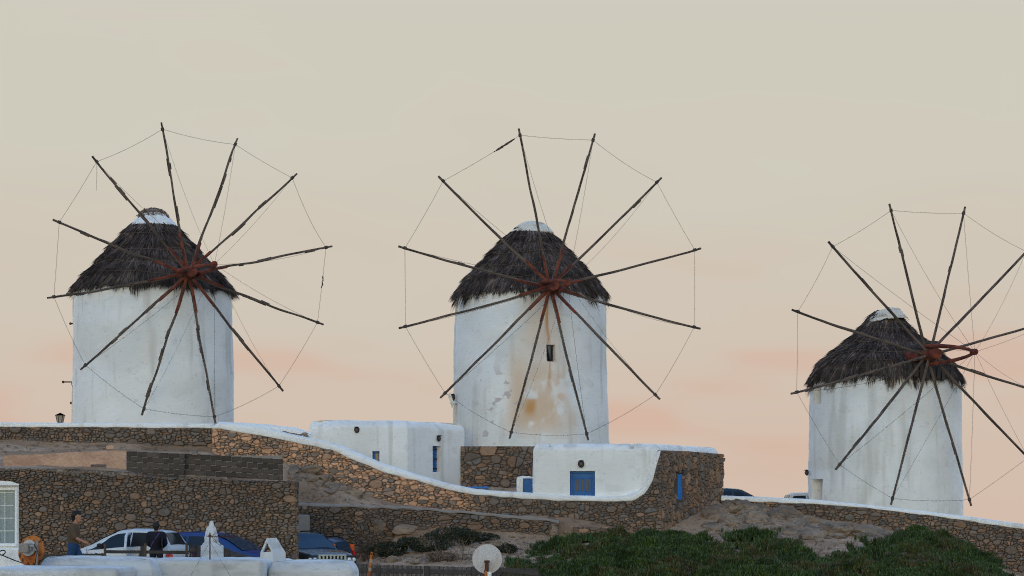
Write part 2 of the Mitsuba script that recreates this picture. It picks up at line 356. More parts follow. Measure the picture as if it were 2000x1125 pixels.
def stone_mesh(path, q, rng, depth):
    k = len(q); nx = np.roll(q, -1, 0)
    e = np.linalg.norm(nx - q, axis=1); size = math.sqrt(abs(np.sum(q[:, 0] * nx[:, 1] - nx[:, 0] * q[:, 1])) / 2)
    pts = []
    for i in range(k):                                    # cut the corners
        a, b = q[i], nx[i]
        if e[i] < size * .16: pts.append((a + b) / 2); continue
        c = rng.uniform(.05, .17); pts += [a + (b - a) * c, b + (a - b) * c]
    p = np.array(pts); c = p.mean(0); n = len(p)
    p = p + rng.normal(0, size * .025, p.shape)
    h = depth * rng.uniform(.25, 1.0) + .12 * size; tilt = rng.normal(0, .13, 2); tilt[1] -= .04
    r1 = c + (p - c) * rng.uniform(.97, .995); r2 = c + (p - c) * rng.uniform(.74, .92, (n, 1)) + rng.normal(0, size * .03, p.shape)
    d0 = np.full(n, -.10); d1 = h * rng.uniform(.45, .8, n) - .02; d2 = h + (r2 - c) @ tilt + rng.normal(0, size * .02, n)
    uz = np.vstack([p, r1, r2, [c]]); d = np.concatenate([d0, d1, d2, [h + size * .03]])
    i = np.arange(n); j = (i + 1) % n; f = []
    for a, b in ((0, n), (n, 2 * n)):
        f += [np.stack([a + i, a + j, b + j], 1), np.stack([a + i, b + j, b + i], 1)]
    f.append(np.stack([2 * n + i, 2 * n + j, np.full(n, 3 * n)], 1))
    f = np.vstack(f)
    if np.sum(p[:, 0] * np.roll(p[:, 1], -1) - np.roll(p[:, 0], -1) * p[:, 1]) < 0: f = f[:, ::-1]
    return path.to3(uz[:, 0], uz[:, 1], d), f, size
def wall_core(path, top, bot, thick, back=-.035):
    """The dark earth and rubble behind the facing, a closed slab."""
    us = np.unique(np.concatenate([np.linspace(top[0, 0], top[-1, 0], 60), path.u[(path.u > top[0, 0]) & (path.u < top[-1, 0])]]))
    zt = np.interp(us, top[:, 0], top[:, 1]); zb = np.interp(us, bot[:, 0], bot[:, 1])
    def off(z, d):
        q = path.to3(us, z, np.full(len(us), d))
        for i in range(1, len(path.u) - 1):                 # mitred corners
            for j in np.nonzero(np.abs(us - path.u[i]) < 1e-9)[0]:
                a, b = path.nor[i - 1], path.nor[i]; q[j, :2] = path.pts[i] + (a + b) / (1 + a @ b) * d
        return q
    g = np.stack([off(zb, back), off(zt, back), off(zt, -thick), off(zb, -thick)], 0); m = grid_mesh(g, True); n = len(us); f = list(m.faces)
    for k, flip in ((0, 1), (n - 1, 0)):
        q = [k, n + k, 2 * n + k, 3 * n + k]
        if flip: q = q[::-1]
        f += [[q[0], q[1], q[2]], [q[0], q[2], q[3]]]
    return tm(m.vertices, f)
def face_with_stones(parent, path, top, bot, radii, aspect, gap, warm, seed, depth=.07, name='stone', most=300, thick=.55, holes=(), tone=None):
    rng = np.random.default_rng(seed)
    T_, B_ = line_uz(path, top), line_uz(path, bot)
    dom = Polygon(np.vstack([T_, B_[::-1]])).buffer(0)
    for h in holes: dom = dom.difference(Polygon(line_uz(path, h)).buffer(.02))
    part(parent, 'core', wall_core(path, T_, B_, thick), 'mortar')
    cells = []
    cuts = [0.] + [path.u[i] for i in range(1, len(path.u) - 1) if path.nor[i - 1] @ path.nor[i] < .9] + [path.u[-1] + 1]
    for a, b in zip(cuts[:-1], cuts[1:]):
        piece = dom.intersection(sbox(a, -50, b, 50))
        for g in getattr(piece, 'geoms', [piece]):
            if g.geom_type == 'Polygon' and g.area > .05: cells += stone_cells(Polygon(g.exterior) if not len(g.interiors) else g, radii, aspect, gap, rng)
    out = []
    for q in cells:
        if holes and any(Polygon(line_uz(path, h)).intersects(Polygon(q).buffer(-.02)) for h in holes): continue
        v, f, size = stone_mesh(path, q, rng, depth)
        w = warm if tone is None else float(np.clip(warm + tone(q.mean(0)), 0, 1))
        out.append((size * F / v[:, 1].mean(), v, f, (rng.random(), w)))
    out.sort(key=lambda x: -x[0]); rest = []
    for k, (s, v, f, t) in enumerate(out):
        if k < most and s >= 8.5: part(parent, name, (v, f), 'stone', False, np.tile(t, (len(v), 1)))
        else: rest.append((v, f, t))
    if rest:
        at = np.cumsum([0] + [len(v) for v, _, _ in rest])
        V = np.vstack([v for v, _, _ in rest]); Fc = np.vstack([f + a for (_, f, _), a in zip(rest, at)]); UV = np.vstack([np.tile(t, (len(v), 1)) for v, _, t in rest])
        part(parent, 'small_stones', (V, Fc), 'stone', False, UV, kind='stuff')
    return T_, B_
def band(path, upper, lower, proud=.05, thick=.6, n=160, amp=.02, seed=1, wob=.03):
    """A rendered coping: follows the wall between two lines of its face and runs back over its thickness."""
    U, L = line_uz(path, upper), line_uz(path, lower)
    def res(A):
        t = np.concatenate([[0], np.cumsum(np.linalg.norm(np.diff(A, axis=0), axis=1))]); s = np.linspace(0, t[-1], n)
        return np.stack([np.interp(s, t, A[:, k]) for k in (0, 1)], 1)
    # same parameter on both lines: by vertex index, so that pairs of given points stay pairs
    def byindex(A):
        s = np.linspace(0, len(A) - 1, n); return np.stack([np.interp(s, np.arange(len(A)), A[:, k]) for k in (0, 1)], 1)
    U, L = (byindex(U), byindex(L)) if len(U) == len(L) else (res(U), res(L))
    k = np.ones(5) / 5
    for A in (U, L):
        for c in (0, 1):
            A[2:-2, c] = np.convolve(A[:, c], k, 'valid')
    L = L + np.stack([np.zeros(n), (meshkit.noise(np.stack([L[:, 0] * 2.6, L[:, 0] * 0, L[:, 1] * 2.6], 1), seed) - .5) * wob], 1)
    prof = [(0, -.12), (0, proud - .03), (.12, proud), (.5, proud + .01), (.8, proud - .01), (.95, proud - .06), (1., proud - .16), (1.03, -thick * .5), (1., -thick), (0, -thick)]
    rows = []
    for t, d in prof:
        q = L + (U - L) * t; rows.append(path.to3(q[:, 0], q[:, 1], np.full(n, d)))
    g = np.stack(rows, 0); m = grid_mesh(g, True)
    f = list(m.faces); R = len(prof)
    for kk in range(1, R - 1):
        f.append([0, (kk + 1) * n, kk * n]); f.append([n - 1, kk * n + n - 1, (kk + 1) * n + n - 1])
    m = tm(m.vertices, f); v = np.array(m.vertices)
    m.vertices = v + ((meshkit.fbm(v * 1.4, 3, seed) - .5) * 2 * amp)[:, None] * np.array([.2, -.6, .8])
    return m

BIGR = [(.26, .16), (.19, .22), (.135, .25), (.095, .3), (.06, 0)]

# ------------------------------------------------------------------ ground: one sheet, stepped at the walls
def control():
    pts = []
    def row(Y, items):
        for px, z in items: pts.append((PX(px, Y), Y, z))
    for px in (470, 560, 577):                                     # the parking goes on behind the end of the wall
        row(58, [(px, -1.27)]); row(64, [(px, -1.5)]); row(78.02, [(px, -1.64)]); row(79, [(px, -1.7)]); row(82.5, [(px, -1.75)]); row(86.0, [(px, -1.75)]); row(86.9, [(px, 1.1)]); row(89.9, [(px, 2.62)]); row(91.0, [(px, 3.80)]); row(112, [(px, 3.7)])
    for px in (-300, 0, 200, 415):                       # left: parking, terrace behind the big wall, mill yard
        row(58, [(px, -1.27)]); row(64, [(px, -1.35 if px < 400 else -1.5)]); row(78.02, [(px, -1.42 if px < 400 else -1.62)])
        t = (2.02 if px < 260 else 1.66)
        row(78.65, [(px, t)]); row(82.5, [(px, 2.45 if px < 300 else 2.05)])
        row(86.5, [(px, 2.85 if px < 300 else 2.55)]); row(89.9, [(px, 3.22 if px < 140 else 3.08 if px < 300 else 2.92 if px < 450 else 2.62)])
        row(91.0, [(px, 3.80)]); row(112, [(px, 3.7)])
    row(86.0, [(581, -1.75), (660, -1.85), (722, -1.8)]); row(70, [(581, -1.7), (660, -1.85), (722, -1.85)])
    row(64, [(660, -1.6), (800, -1.9), (1000, -2.0)])
    row(72, [(800, -1.36), (900, -1.40), (1000, -1.42)]); row(79, [(760, -1.12), (850, -1.02), (950, -1.0), (1040, -.84)])
    row(83, [(760, -.72), (850, -.55), (950, -.50), (1040, -.52)]); row(85.9, [(760, -.42), (850, -.22), (950, -.28), (1060, -.34), (1085, -.34)])
    row(86.9, [(581, .98), (700, .93), (800, .84), (925, .66), (1040, .45), (1082, .35)])
    row(89.0, [(581, 2.45), (640, 1.82), (700, 1.36), (800, .98), (925, .72)])
    row(91.2, [(600, 3.3), (700, 2.3), (800, 1.62), (925, 1.45), (1040, 1.3), (1240, 1.28)]); row(100, [(600, 3.6), (800, 2.2), (1040, 2.2), (1240, 1.3)])
    row(112, [(700, 3.0), (1040, 1.6), (1240, .9), (1450, .42), (1600, .1), (1800, 0.), (2050, -.2), (2300, -.3)])
    row(64, [(1085, -2.0), (1240, -2.0), (1400, -2.0), (1600, -2.0), (1800, -2.0), (2000, -2.2), (2300, -2.4)])
    row(72, [(1085, -1.32), (1180, -1.18), (1300, -1.15), (1400, -1.2), (1500, -1.25), (1600, -1.2), (1700, -1.2), (1800, -1.2), (1900, -1.35), (2000, -1.7), (2300, -2.1)])
    row(78, [(1085, -.86), (1180, -.66), (1300, -.60), (1400, -.72), (1500, -.82), (1600, -.92), (1700, -.92), (1800, -.72), (1900, -1.15), (2000, -1.65)])
    row(82.5, [(1085, -.52), (1180, -.26), (1300, -.20), (1400, -.30), (1500, -.50), (1600, -.56), (1700, -.60), (1800, -.22), (1900, -.95), (2000, -1.6)])
    row(86.6, [(1100, -.34), (1240, -.30), (1300, -.30), (1410, -.16), (1500, -.16), (1600, -.24), (1700, -.36), (1800, -.06), (1900, -.9), (2000, -1.6), (2300, -2.2)])
    row(91.3, [(1418, .95), (1480, .90)]); row(90.4, [(1600, .40)]); row(89.9, [(1700, .12)]); row(89.3, [(1800, -.2)]); row(88.7, [(1900, -1.)]); row(88.2, [(2000, -1.75)])
    row(92.6, [(1420, 1.0), (1500, .98), (1600, .82), (1700, .6), (1800, .3), (1900, .05), (2000, -.2), (2150, -.5)])
    for Y in (52, 30, 0, -30): row(Y if Y > 0 else 1e-6, []) if False else [pts.append((x, Y, -4.0 if Y < 50 else -3.2)) for x in (-60, -30, -10, 0, 10, 30, 60)]
    for x in (-60, -30, 0, 30, 60): pts.append((x, 150, -1.0)); pts.append((x, 230, -5.0))
    for y in (64, 78, 90, 112): pts.append((-60, y, 1.0 if y > 80 else -1.5)); pts.append((60, y, -1.5))
    return np.array(pts)
CTRL = control()
def ground_z(x, y):
    x, y = np.asarray(x, float), np.asarray(y, float)
    z = griddata(CTRL[:, :2], CTRL[:, 2], (x, y), 'linear', fill_value=np.nan)
    r = np.hypot(x, y - 60)
    far = -6.0 - np.clip((r - 120) / 200, 0, 1) * 3
    z = np.where(np.isnan(z), far, z)
    q = np.stack([x, y, x * 0], -1)
    near = np.clip((110 - np.abs(y - 60)) / 30, 0, 1)
    return z + near * ((meshkit.fbm(q * .55, 4, 3) - .5) * .22 + (meshkit.fbm(q * 2.6, 3, 8) - .5) * .07)
gx = np.unique(np.concatenate([np.linspace(-24, 24, 241), np.linspace(24, 60, 30), np.linspace(-60, -24, 30), np.geomspace(60, 9000, 18), -np.geomspace(60, 9000, 18)]))
gy = np.unique(np.concatenate([np.linspace(62, 94, 178), np.linspace(94, 112, 30), np.linspace(-30, 62, 40), np.geomspace(112, 12000, 26), -np.geomspace(30, 6000, 12)]))
GX, GY = np.meshgrid(gx, gy, indexing='ij')
put('ground', grid_mesh(np.stack([GX, GY, ground_z(GX, GY)], -1)), 'dirt', True)
labels['ground'] = {'label': 'dry beige earth of the hillside, terraces and parking yard', 'kind': 'structure'}

# ------------------------------------------------------------------ retaining walls
w = thing('retaining_wall', 'tall brown dry stone retaining wall behind the parked white car, topped by the block wall', 'stone wall')
W1 = Path([(-60, 78), (577, 77.2), (578.6, 78.15)])
face_with_stones(w, W1, [(-60, 914), (120, 915), (245, 921), (300, 932), (400, 934), (480, 938), (577, 940), (578.5, 941)], [(-60, 1140), (577, 1140), (578.5, 1139)],
    [(.24, .09), (.17, .2), (.12, .28), (.08, .32), (.05, 0)], 1.6, .018, .20, 11, .08, thick=.8)
part(w, 'cement_ledge', band(W1, [(-60, 910), (60, 911), (150, 917), (250, 921)], [(-60, 918), (60, 919), (150, 924), (250, 930)], .03, .9, 80, .03, 3, .10), 'cement', 40)

w = thing('retaining_wall', 'low stone wall under the left windmill, with a straight white coping', 'stone wall')
W2 = Path([(-60, 90.2), (416, 90.2)])
face_with_stones(w, W2, [(-60, 833), (416, 836)], [(-60, 868), (140, 872), (250, 876), (330, 884), (416, 894)], [(.32, .2), (.23, .25), (.15, .25), (.1, .3), (.06, 0)], 1.25, .016, .22, 12, .06)
part(w, 'coping', band(W2, [(-60, 824), (200, 826), (380, 827), (418, 827)], [(-60, 834), (200, 835), (380, 837), (418, 837)], .05, .6, 100, .012, 4, .03), 'plaster', 40)

w = thing('retaining_wall', 'warm ochre stone wall with a thick white coping sweeping down from the left windmill', 'stone wall')
W3 = Path([(414, 89.9), (640, 89.3), (925, 88.2), (1240, 87.5), (1292, 87.4)])
c3u = [(415, 832), (428, 825), (500, 831), (560, 846), (620, 859), (655, 867), (700, 887), (750, 907), (811, 927), (870, 944), (926, 955), (960, 958), (1012, 961), (1095, 967), (1180, 969), (1222, 968), (1250, 956), (1264, 936), (1274, 908), (1284, 882)]
c3l = [(415, 837), (428, 838), (500, 849), (560, 862), (620, 873), (650, 879), (696, 901), (746, 921), (808, 938), (868, 955), (924, 967), (958, 969), (1010, 973), (1094, 979), (1180, 980), (1238, 978), (1260, 965), (1275, 940), (1282, 912), (1291, 880)]
part(w, 'coping', band(W3, c3u, c3l, .06, .55, 260, .015, 5, .05), 'plaster', 40)
face_with_stones(w, W3, c3l, [(415, 905), (560, 912), (620, 952), (700, 985), (800, 1003), (925, 1016), (1040, 1022), (1084, 1036), (1090, 1066), (1291, 1066)],
    [(.28, .12), (.2, .2), (.135, .26), (.09, .3), (.055, 0)], 1.6, .015, .9, 13, .055, tone=lambda c: -.75 * np.clip((c[0] - 9.2) / 1.2, 0, 1))

w = thing('retaining_wall', 'grey stone terrace wall behind the weeds and the parked off-road cars', 'stone wall')
W4 = Path([(470, 86.4), (1092, 86.3)])
t4 = [(470, 987), (579, 988), (800, 995), (880, 1002), (960, 1009), (1050, 1017), (1092, 1022)]
face_with_stones(w, W4, t4, [(470, 1136), (728, 1132), (760, 1078), (950, 1068), (1092, 1066)], [(.32, .14), (.21, .2), (.135, .26), (.09, .3), (.052, 0)], 1.9, .016, .14, 14, .10)
part(w, 'cement_ledge', band(W4, [(a, b - 6) for a, b in t4], t4, .02, .9, 120, .03, 6, .06), 'cement', 40)
part(w, 'pier', bevel_box(.5, .5, 1.6, .05, P(591, 1050, 86.2)), 'cement')

w = thing('terrace_wall', 'dark stone wall under the middle windmill, between the two white houses', 'stone wall')
W6 = Path([(900, 94.2), (1052, 94.2)])
face_with_stones(w, W6, [(900, 871.5), (1052, 871.5)], [(900, 968), (1052, 968)], [(.38, .3), (.26, .3), (.16, .25), (.09, 0)], 1.35, .016, .25, 15, .04)

w = thing('boundary_wall', 'stone wall with white coping running downhill in front of the right windmill', 'stone wall')
W7 = Path([(1409, 91.8), (1600, 91.2), (1800, 90), (2000, 89), (2120, 88.4)])
c7u = [(1409, 968), (1480, 970), (1580, 975), (1700, 987), (1800, 998), (1850, 1004), (1900, 1010), (2000, 1024), (2120, 1041)]
c7l = [(1409, 979), (1480, 980), (1580, 984), (1700, 993), (1800, 1005), (1850, 1012), (1900, 1019), (2000, 1034), (2120, 1052)]
part(w, 'coping', band(W7, c7u, c7l, .06, .6, 200, .015, 7, .05), 'plaster', 40)
face_with_stones(w, W7, c7l, [(1409, 1004), (1490, 1005), (1600, 1025), (1700, 1042), (1800, 1060), (1880, 1100), (2000, 1150), (2120, 1156)],
    [(.28, .13), (.2, .2), (.14, .26), (.095, .3), (.056, 0)], 1.45, .016, .30, 16, .06)

w = thing('low_bench_wall', 'short low stone bench wall at the foot of the long wall, above the green cover', 'stone wall')
W8 = Path([(1120, 86.6), (1236, 86.6)])
face_with_stones(w, W8, [(1120, 1029), (1236, 1030)], [(1120, 1066), (1236, 1066)], [(.2, .3), (.13, .3), (.08, 0)], 2.2, .012, .45, 17, .04, thick=.5)

# pink plaster wall and the two runs of concrete blocks
w = thing('plaster_wall', 'rough pinkish plaster wall with a small opening, left of the concrete blocks', 'wall')
prof = Polygon([(PX(a, 79.6), PZ(b, 79.6)) for a, b in [(8, 922), (8, 889), (60, 888), (140, 884), (225, 880), (246, 881), (247, 928), (208, 926), (208, 907), (178, 907), (178, 926)]])
m = trimesh.creation.extrude_polygon(prof, .35); m.apply_transform(np.array([[1, 0, 0, 0], [0, 0, -1, 79.95], [0, 1, 0, 0], [0, 0, 0, 1.]]))
m = m.subdivide().subdivide(); v = np.array(m.vertices); m.vertices = v + (meshkit.fbm(v * 3.0, 3, 2) - .5)[:, None] * .07; m.fix_normals()
part(w, 'panel', m, 'pink_plaster', 40)
part(w, 'board', bevel_box(.32, .05, .12, .01, P(196, 916, 79.8)), 'board')
def block_wall(label, x0, x1, Y, top, bot, seed):
    w = thing('block_wall', label, 'block wall'); rng = np.random.default_rng(seed)
    s = F / Y; bh = .172; bw = .335
    rows = int(math.ceil((bot(x0) - top(x0)) / s / bh)) + 1
    L = (x1 - x0) / s
    part(w, 'mortar_core', bevel_box(L - .04, .10, (bot((x0 + x1) / 2) - top((x0 + x1) / 2)) / s - .05, .01, P((x0 + x1) / 2, (top((x0 + x1) / 2) + bot((x0 + x1) / 2)) / 2, Y + .09)), 'cement')
    for r in range(rows):
        x = -(bw / 2 if r % 2 else 0)
        while x < L - .02:
            a, b = max(x, 0), min(x + bw, L); x += bw
            if b - a < .05: continue
            pxc = x0 + (a + b) / 2 * s
            z = PZ(bot(pxc), Y) + (r + .5) * bh
            if z + bh * .5 > PZ(top(pxc), Y) + .05 or (r >= rows - 1 and rng.random() < .1): continue
            m = bevel_box(b - a - .012, .18, bh - .012, .012, (PX(x0, Y) + (a + b) / 2, Y + rng.normal(0, .006) + .1, z), rng.normal(0, .008))
            part(w, 'block', m, 'block', False, np.tile((rng.random(), 0.), (len(m.vertices), 1)))
block_wall('dark grey concrete block wall with the taller left run, beside the pink plaster wall', 247, 360, 78.6, lambda x: 879 + (x - 247) * .035, lambda x: 933 + (x - 247) * .05, 1)
block_wall('dark grey concrete block wall forming the longer, lower right run', 360, 552, 78.9, lambda x: 883.5 + (x - 360) * .05, lambda x: 927 + (x - 360) * .06, 2)
rng = np.random.default_rng(4)
for a, b, nm in ((302, 877, 'first'), (214, 873, 'second')):
    pass
k = thing('loose_stone', 'pale loose stone lying on top of the concrete block wall', 'stone'); m = boulder(rng, (.30, .16, .12), P(380, 884.5, 78.95)); put(k, m, 'rock')
k = thing('brick', 'small red brick lying on the earth bank above the pink wall', 'brick'); put(k, bevel_box(.24, .12, .13, .01, P(215, 874, 84.), .2), 'pink_plaster')

# ------------------------------------------------------------------ white houses
def rounded_prism(corners, z0, z1, zt, inset, rc=.22, n=240, seed=0, amp=.03, bow=None):
    """Plastered block: rounded plan, upright walls to z1, then a soft shoulder up to zt."""
    pg = Polygon(corners).buffer(-rc).buffer(rc, quad_segs=6)
    def ring(p, zz):
        L = p.exterior.length; c = np.array([p.exterior.interpolate(s).coords[0] for s in np.linspace(0, L, n, endpoint=False)])
        return np.concatenate([c, np.full((n, 1), zz)], 1)
    base = ring(pg, 0.); e = np.roll(base, -1, 0) - np.roll(base, 1, 0); nr = np.stack([e[:, 1], -e[:, 0]], 1); nr /= np.linalg.norm(nr, axis=1, keepdims=True)
    if Polygon(base[:, :2]).exterior.is_ccw is False: nr = -nr
    k = np.ones(9) / 9; pad = np.concatenate([nr[-4:], nr, nr[:4]]); nr = np.stack([np.convolve(pad[:, c], k, 'valid') for c in (0, 1)], 1)
    rings = []
    for z in np.linspace(z0, z1, 14): b = base.copy(); b[:, 2] = z; rings.append(b)
    for t in np.linspace(0, 1, 9)[1:]:
        b = base.copy(); ang = t * math.pi / 2
        b[:, :2] -= nr * inset * (t ** 1.25 if True else 0); b[:, 2] = z1 + (zt - z1) * (math.sin(ang) ** .9); rings.append(b)
    c = base[:, :2].mean(0)
    for t in (.6, .2):
        b = rings[-1].copy(); b[:, :2] = c + (b[:, :2] - c) * t; b[:, 2] = zt + .03; rings.append(b)
    m = grid_mesh(np.stack(rings, 1), True)
    v = np.array(m.vertices); f = list(m.faces); R = len(rings)
    v = np.vstack([v, [[c[0], c[1], zt + .03]], [[c[0], c[1], z0]]]); 
    for i in range(n):
        j = (i + 1) % n
        f.append([i * R + R - 1, j * R + R - 1, n * R]); f.append([j * R, i * R, n * R + 1])
    m = tm(v, f); m.fix_normals()
    q = np.array(m.vertices); nn = m.vertex_normals
    m.vertices = q + nn * ((meshkit.fbm(q * 1.1, 3, seed) - .5) * 2 * amp)[:, None]
    return m
def cut(mesh, boxes):
    M = to_man(mesh)
    for b in boxes: M = M - to_man(b)
    return from_man(M)
def frame_axes(a, b):
    """unit vectors along the wall from a to b (plan) and out of it towards the camera."""
    d = np.array([b[0] - a[0], b[1] - a[1]]); d /= np.linalg.norm(d); return d, np.array([d[1], -d[0]])
def on_wall(a, b, px):
    """plan point of the wall line a-b seen in photo column px."""
    k = (px - CX) / F; d = np.array([b[0] - a[0], b[1] - a[1]])
    t = (k * a[1] - a[0]) / (d[0] - k * d[1]); return np.array(a) + t * d
def wall_box(a, b, px0, px1, py0, py1, depth, out=.3):
    p0, p1 = on_wall(a, b, px0), on_wall(a, b, px1); c = (p0 + p1) / 2; d, nrm = frame_axes(a, b)
    z0, z1 = PZ(py1, c[1]), PZ(py0, c[1]); w = np.linalg.norm(p1 - p0)
    m = trimesh.creation.box((w, depth + out, z1 - z0)); o = c + nrm * (out - depth) / 2
    return oriented(m, (o[0], o[1], (z0 + z1) / 2), d), c, d, nrm, w, z0, z1
def bulkhead(label, c, nrm, z, r=.10):
    k = thing('wall_lamp', label, 'lamp', None)
    d = np.array([-nrm[1], nrm[0]])
    def ell(sx, sy, sz, off, zz):
        m = trimesh.creation.icosphere(2, 1.0); m.apply_scale((sx, sy, sz)); return oriented(m, (c[0] + nrm[0] * off, c[1] + nrm[1] * off, z + zz), d)
    part(k, 'housing', ell(r, .07, r * 1.22, .05, 0), 'iron', 40)
    part(k, 'glass', ell(r * .62, .05, r * .8, .09, -.01), 'dim_glass', 40)
    part(k, 'hood', oriented(bevel_box(r * 1.5, .13, .025, .01), (c[0] + nrm[0] * .09, c[1] + nrm[1] * .09, z + r * .95), d), 'iron')

# left house
A_L, A_C, A_R = np.array([PX(597, 91.6), 91.6]), np.array([PX(795, 91.4), 91.4]), np.array([PX(913, 94.6), 94.6])
A_B = A_L + (A_R - A_C) * 1.6
k = thing('white_house', 'white plastered house with rounded roof edge and narrow blue shutter, left of the middle windmill', 'house')
zA1, zA2 = PZ(836, 91.4), PZ(820.5, 91.4)
mA = rounded_prism([A_L, A_C, A_R, A_R + (A_L - A_C) * .98, A_B], .9, zA1, zA2, .42, .12, 260, 3, .03)
bw, cw, dw, nw, ww, wz0, wz1 = wall_box(A_L, A_C, 727, 741, 881, 903, .28)
bd, cd, dd, nd, wd, dz0, dz1 = wall_box(A_C, A_R, 845, 861, 871, 922, .34)
grooves = []
for px in (812, 878):
    p = on_wall(A_C, A_R, px); grooves.append(oriented(trimesh.creation.box((.16, .9, .5)), (p[0] - nd[0] * .25, p[1] - nd[1] * .25, zA2 + .19), dd))
part(k, 'walls', cut(mA, [bw, bd] + grooves), 'plaster', 35)
f = part(k, 'window', oriented(bevel_box(ww * .92, .05, wz1 - wz0, .008), (cw[0] - nw[0] * .2, cw[1] - nw[1] * .2, (wz0 + wz1) / 2), dw), 'blue_paint')
part(f, 'pane', oriented(bevel_box(ww * .42, .03, (wz1 - wz0) * .72, .005), (cw[0] - nw[0] * .168 + dw[0] * ww * .1, cw[1] - nw[1] * .168 + dw[1] * ww * .1, (wz0 + wz1) / 2 - .02), dw), 'board')
sh = part(k, 'shutter', oriented(bevel_box(wd * .96, .05, dz1 - dz0 - .02, .008), (cd[0] - nd[0] * .22, cd[1] - nd[1] * .22, (dz0 + dz1) / 2), dd), 'blue_paint', label='closed narrow bright blue shutter with dark hinges')
for i in range(3):
    part(sh, 'plank', oriented(bevel_box(wd * .29, .02, dz1 - dz0 - .06, .006), (cd[0] - nd[0] * .187 + dd[0] * (i - 1) * wd * .31, cd[1] - nd[1] * .187 + dd[1] * (i - 1) * wd * .31, (dz0 + dz1) / 2), dd), 'blue_paint')
for zz in (.13, .5, .87):
    part(sh, 'hinge', oriented(bevel_box(wd * .45, .015, .06, .004), (cd[0] - nd[0] * .168 + dd[0] * wd * .24, cd[1] - nd[1] * .168 + dd[1] * wd * .24, dz0 + (dz1 - dz0) * zz), dd), 'iron')
p = on_wall(A_L, A_C, 697); bulkhead('round dark bulkhead lamp on the left, broader face of the left white house', p, nw, PZ(839.5, p[1]))
p = on_wall(A_C, A_R, 855); bulkhead('round dark bulkhead lamp above the narrow blue shutter', p, nd, PZ(856, p[1]))
# the old cracked parapet stub left of the house
k = thing('low_parapet', 'weathered low white parapet with a broken stone end, left of the left house', 'parapet')
PP = Path([(425, 92.0), (612, 91.5)])
part(k, 'top', band(PP, [(425, 824), (520, 829), (575, 835), (606, 846)], [(425, 862), (520, 862), (575, 864), (606, 866)], .04, .5, 90, .025, 9, .02), 'plaster', 40)
rng = np.random.default_rng(31)
for i in range(7):
    part(k, 'stone', boulder(rng, (.16, .12, .07), P(552 + i * 8 + rng.normal(0, 2), 847 + i * .9 + rng.normal(0, 1.5), 91.3 - .1 * rng.random()), 18, 0), 'rock')

# right house
B_L, B_C, B_R = np.array([PX(1040, 88.0), 88.0]), np.array([PX(1289, 87.75), 87.75]), np.array([PX(1411, 92.2), 92.2])
k = thing('white_house', 'white plastered house with a slatted blue door and a bare stone side wall', 'house')
dB, nB = frame_axes(B_L, B_C); dS, nS = frame_axes(B_C, B_R)
B_Li = B_L - nB * 5.2; B_Ri = B_R - nS * .0
inner = B_C - nS * .12
pgB = [B_L, B_C + dB * .0 - nS * .10, B_R - nS * .10, B_R - nS * .10 - dB * 4.4, B_L - nB * 4.8]
zB1, zB2 = PZ(880, 87.9), PZ(866, 87.9)
mB = rounded_prism(pgB, .6, zB1, zB2, .30, .12, 280, 6, .025)
bdB, cdB, _, _, wdB, dbz0, dbz1 = wall_box(B_L, B_C, 1113, 1162, 920, 990, .30)
gr = []
for px, wd_ in ((1075, .13), (1234, .16)):
    p = on_wall(B_L, B_C, px); gr.append(oriented(trimesh.creation.box((wd_, 1.6, .5)), (p[0] - nB[0] * .5, p[1] - nB[1] * .5, zB2 + .06 + (.06 if wd_ == .13 else 0)), dB))
p = on_wall(B_C, B_R, 1350); gr.append(oriented(trimesh.creation.box((.3, 1.2, .5)), (p[0] - nS[0] * .2, p[1] - nS[1] * .2, zB2 + .15), dS))
slit = wall_box(B_C, B_R, 1322, 1332, 924, 978, .32)
part(k, 'walls', cut(mB, [bdB, slit[0]] + gr), 'plaster', 35)
Z = lambda t: dbz0 + (dbz1 - dbz0) * t
def onB(m, u, off, z): return oriented(m, (cdB[0] + dB[0] * u - nB[0] * off, cdB[1] + dB[1] * u - nB[1] * off, z), dB)
dr_ = part(k, 'door', onB(bevel_box(wdB * .98, .05, dbz1 - dbz0 - .01, .008), 0, .24, (dbz0 + dbz1) / 2), 'blue_paint', label='deep blue wooden door with a row of upright slats over small panes')
for u in (-.46, .46): part(dr_, 'frame', onB(bevel_box(wdB * .08, .09, dbz1 - dbz0 - .02, .008), u * wdB, .20, (dbz0 + dbz1) / 2), 'blue_paint')
topz = dbz1
part(dr_, 'frame', onB(bevel_box(wdB * .84, .09, .07, .008), 0, .202, topz - .045), 'blue_paint')
for zz in (.13, .64, .74): part(dr_, 'rail', onB(bevel_box(wdB * .8, .04, .055, .008), 0, .20, topz - .12 - zz), 'blue_paint')
part(dr_, 'pane', onB(bevel_box(wdB * .62, .012, .42, .003), 0, .211, topz - .12 - .385), 'curtain')
for i in range(6): part(dr_, 'slat', onB(bevel_box(.048, .035, .46, .008), (i - 2.5) * wdB * .132, .185, topz - .12 - .385), 'blue_paint')
part(dr_, 'bolt', onB(bevel_box(.05, .05, .12, .01), .38 * wdB, .17, topz - .95), 'galvanised')
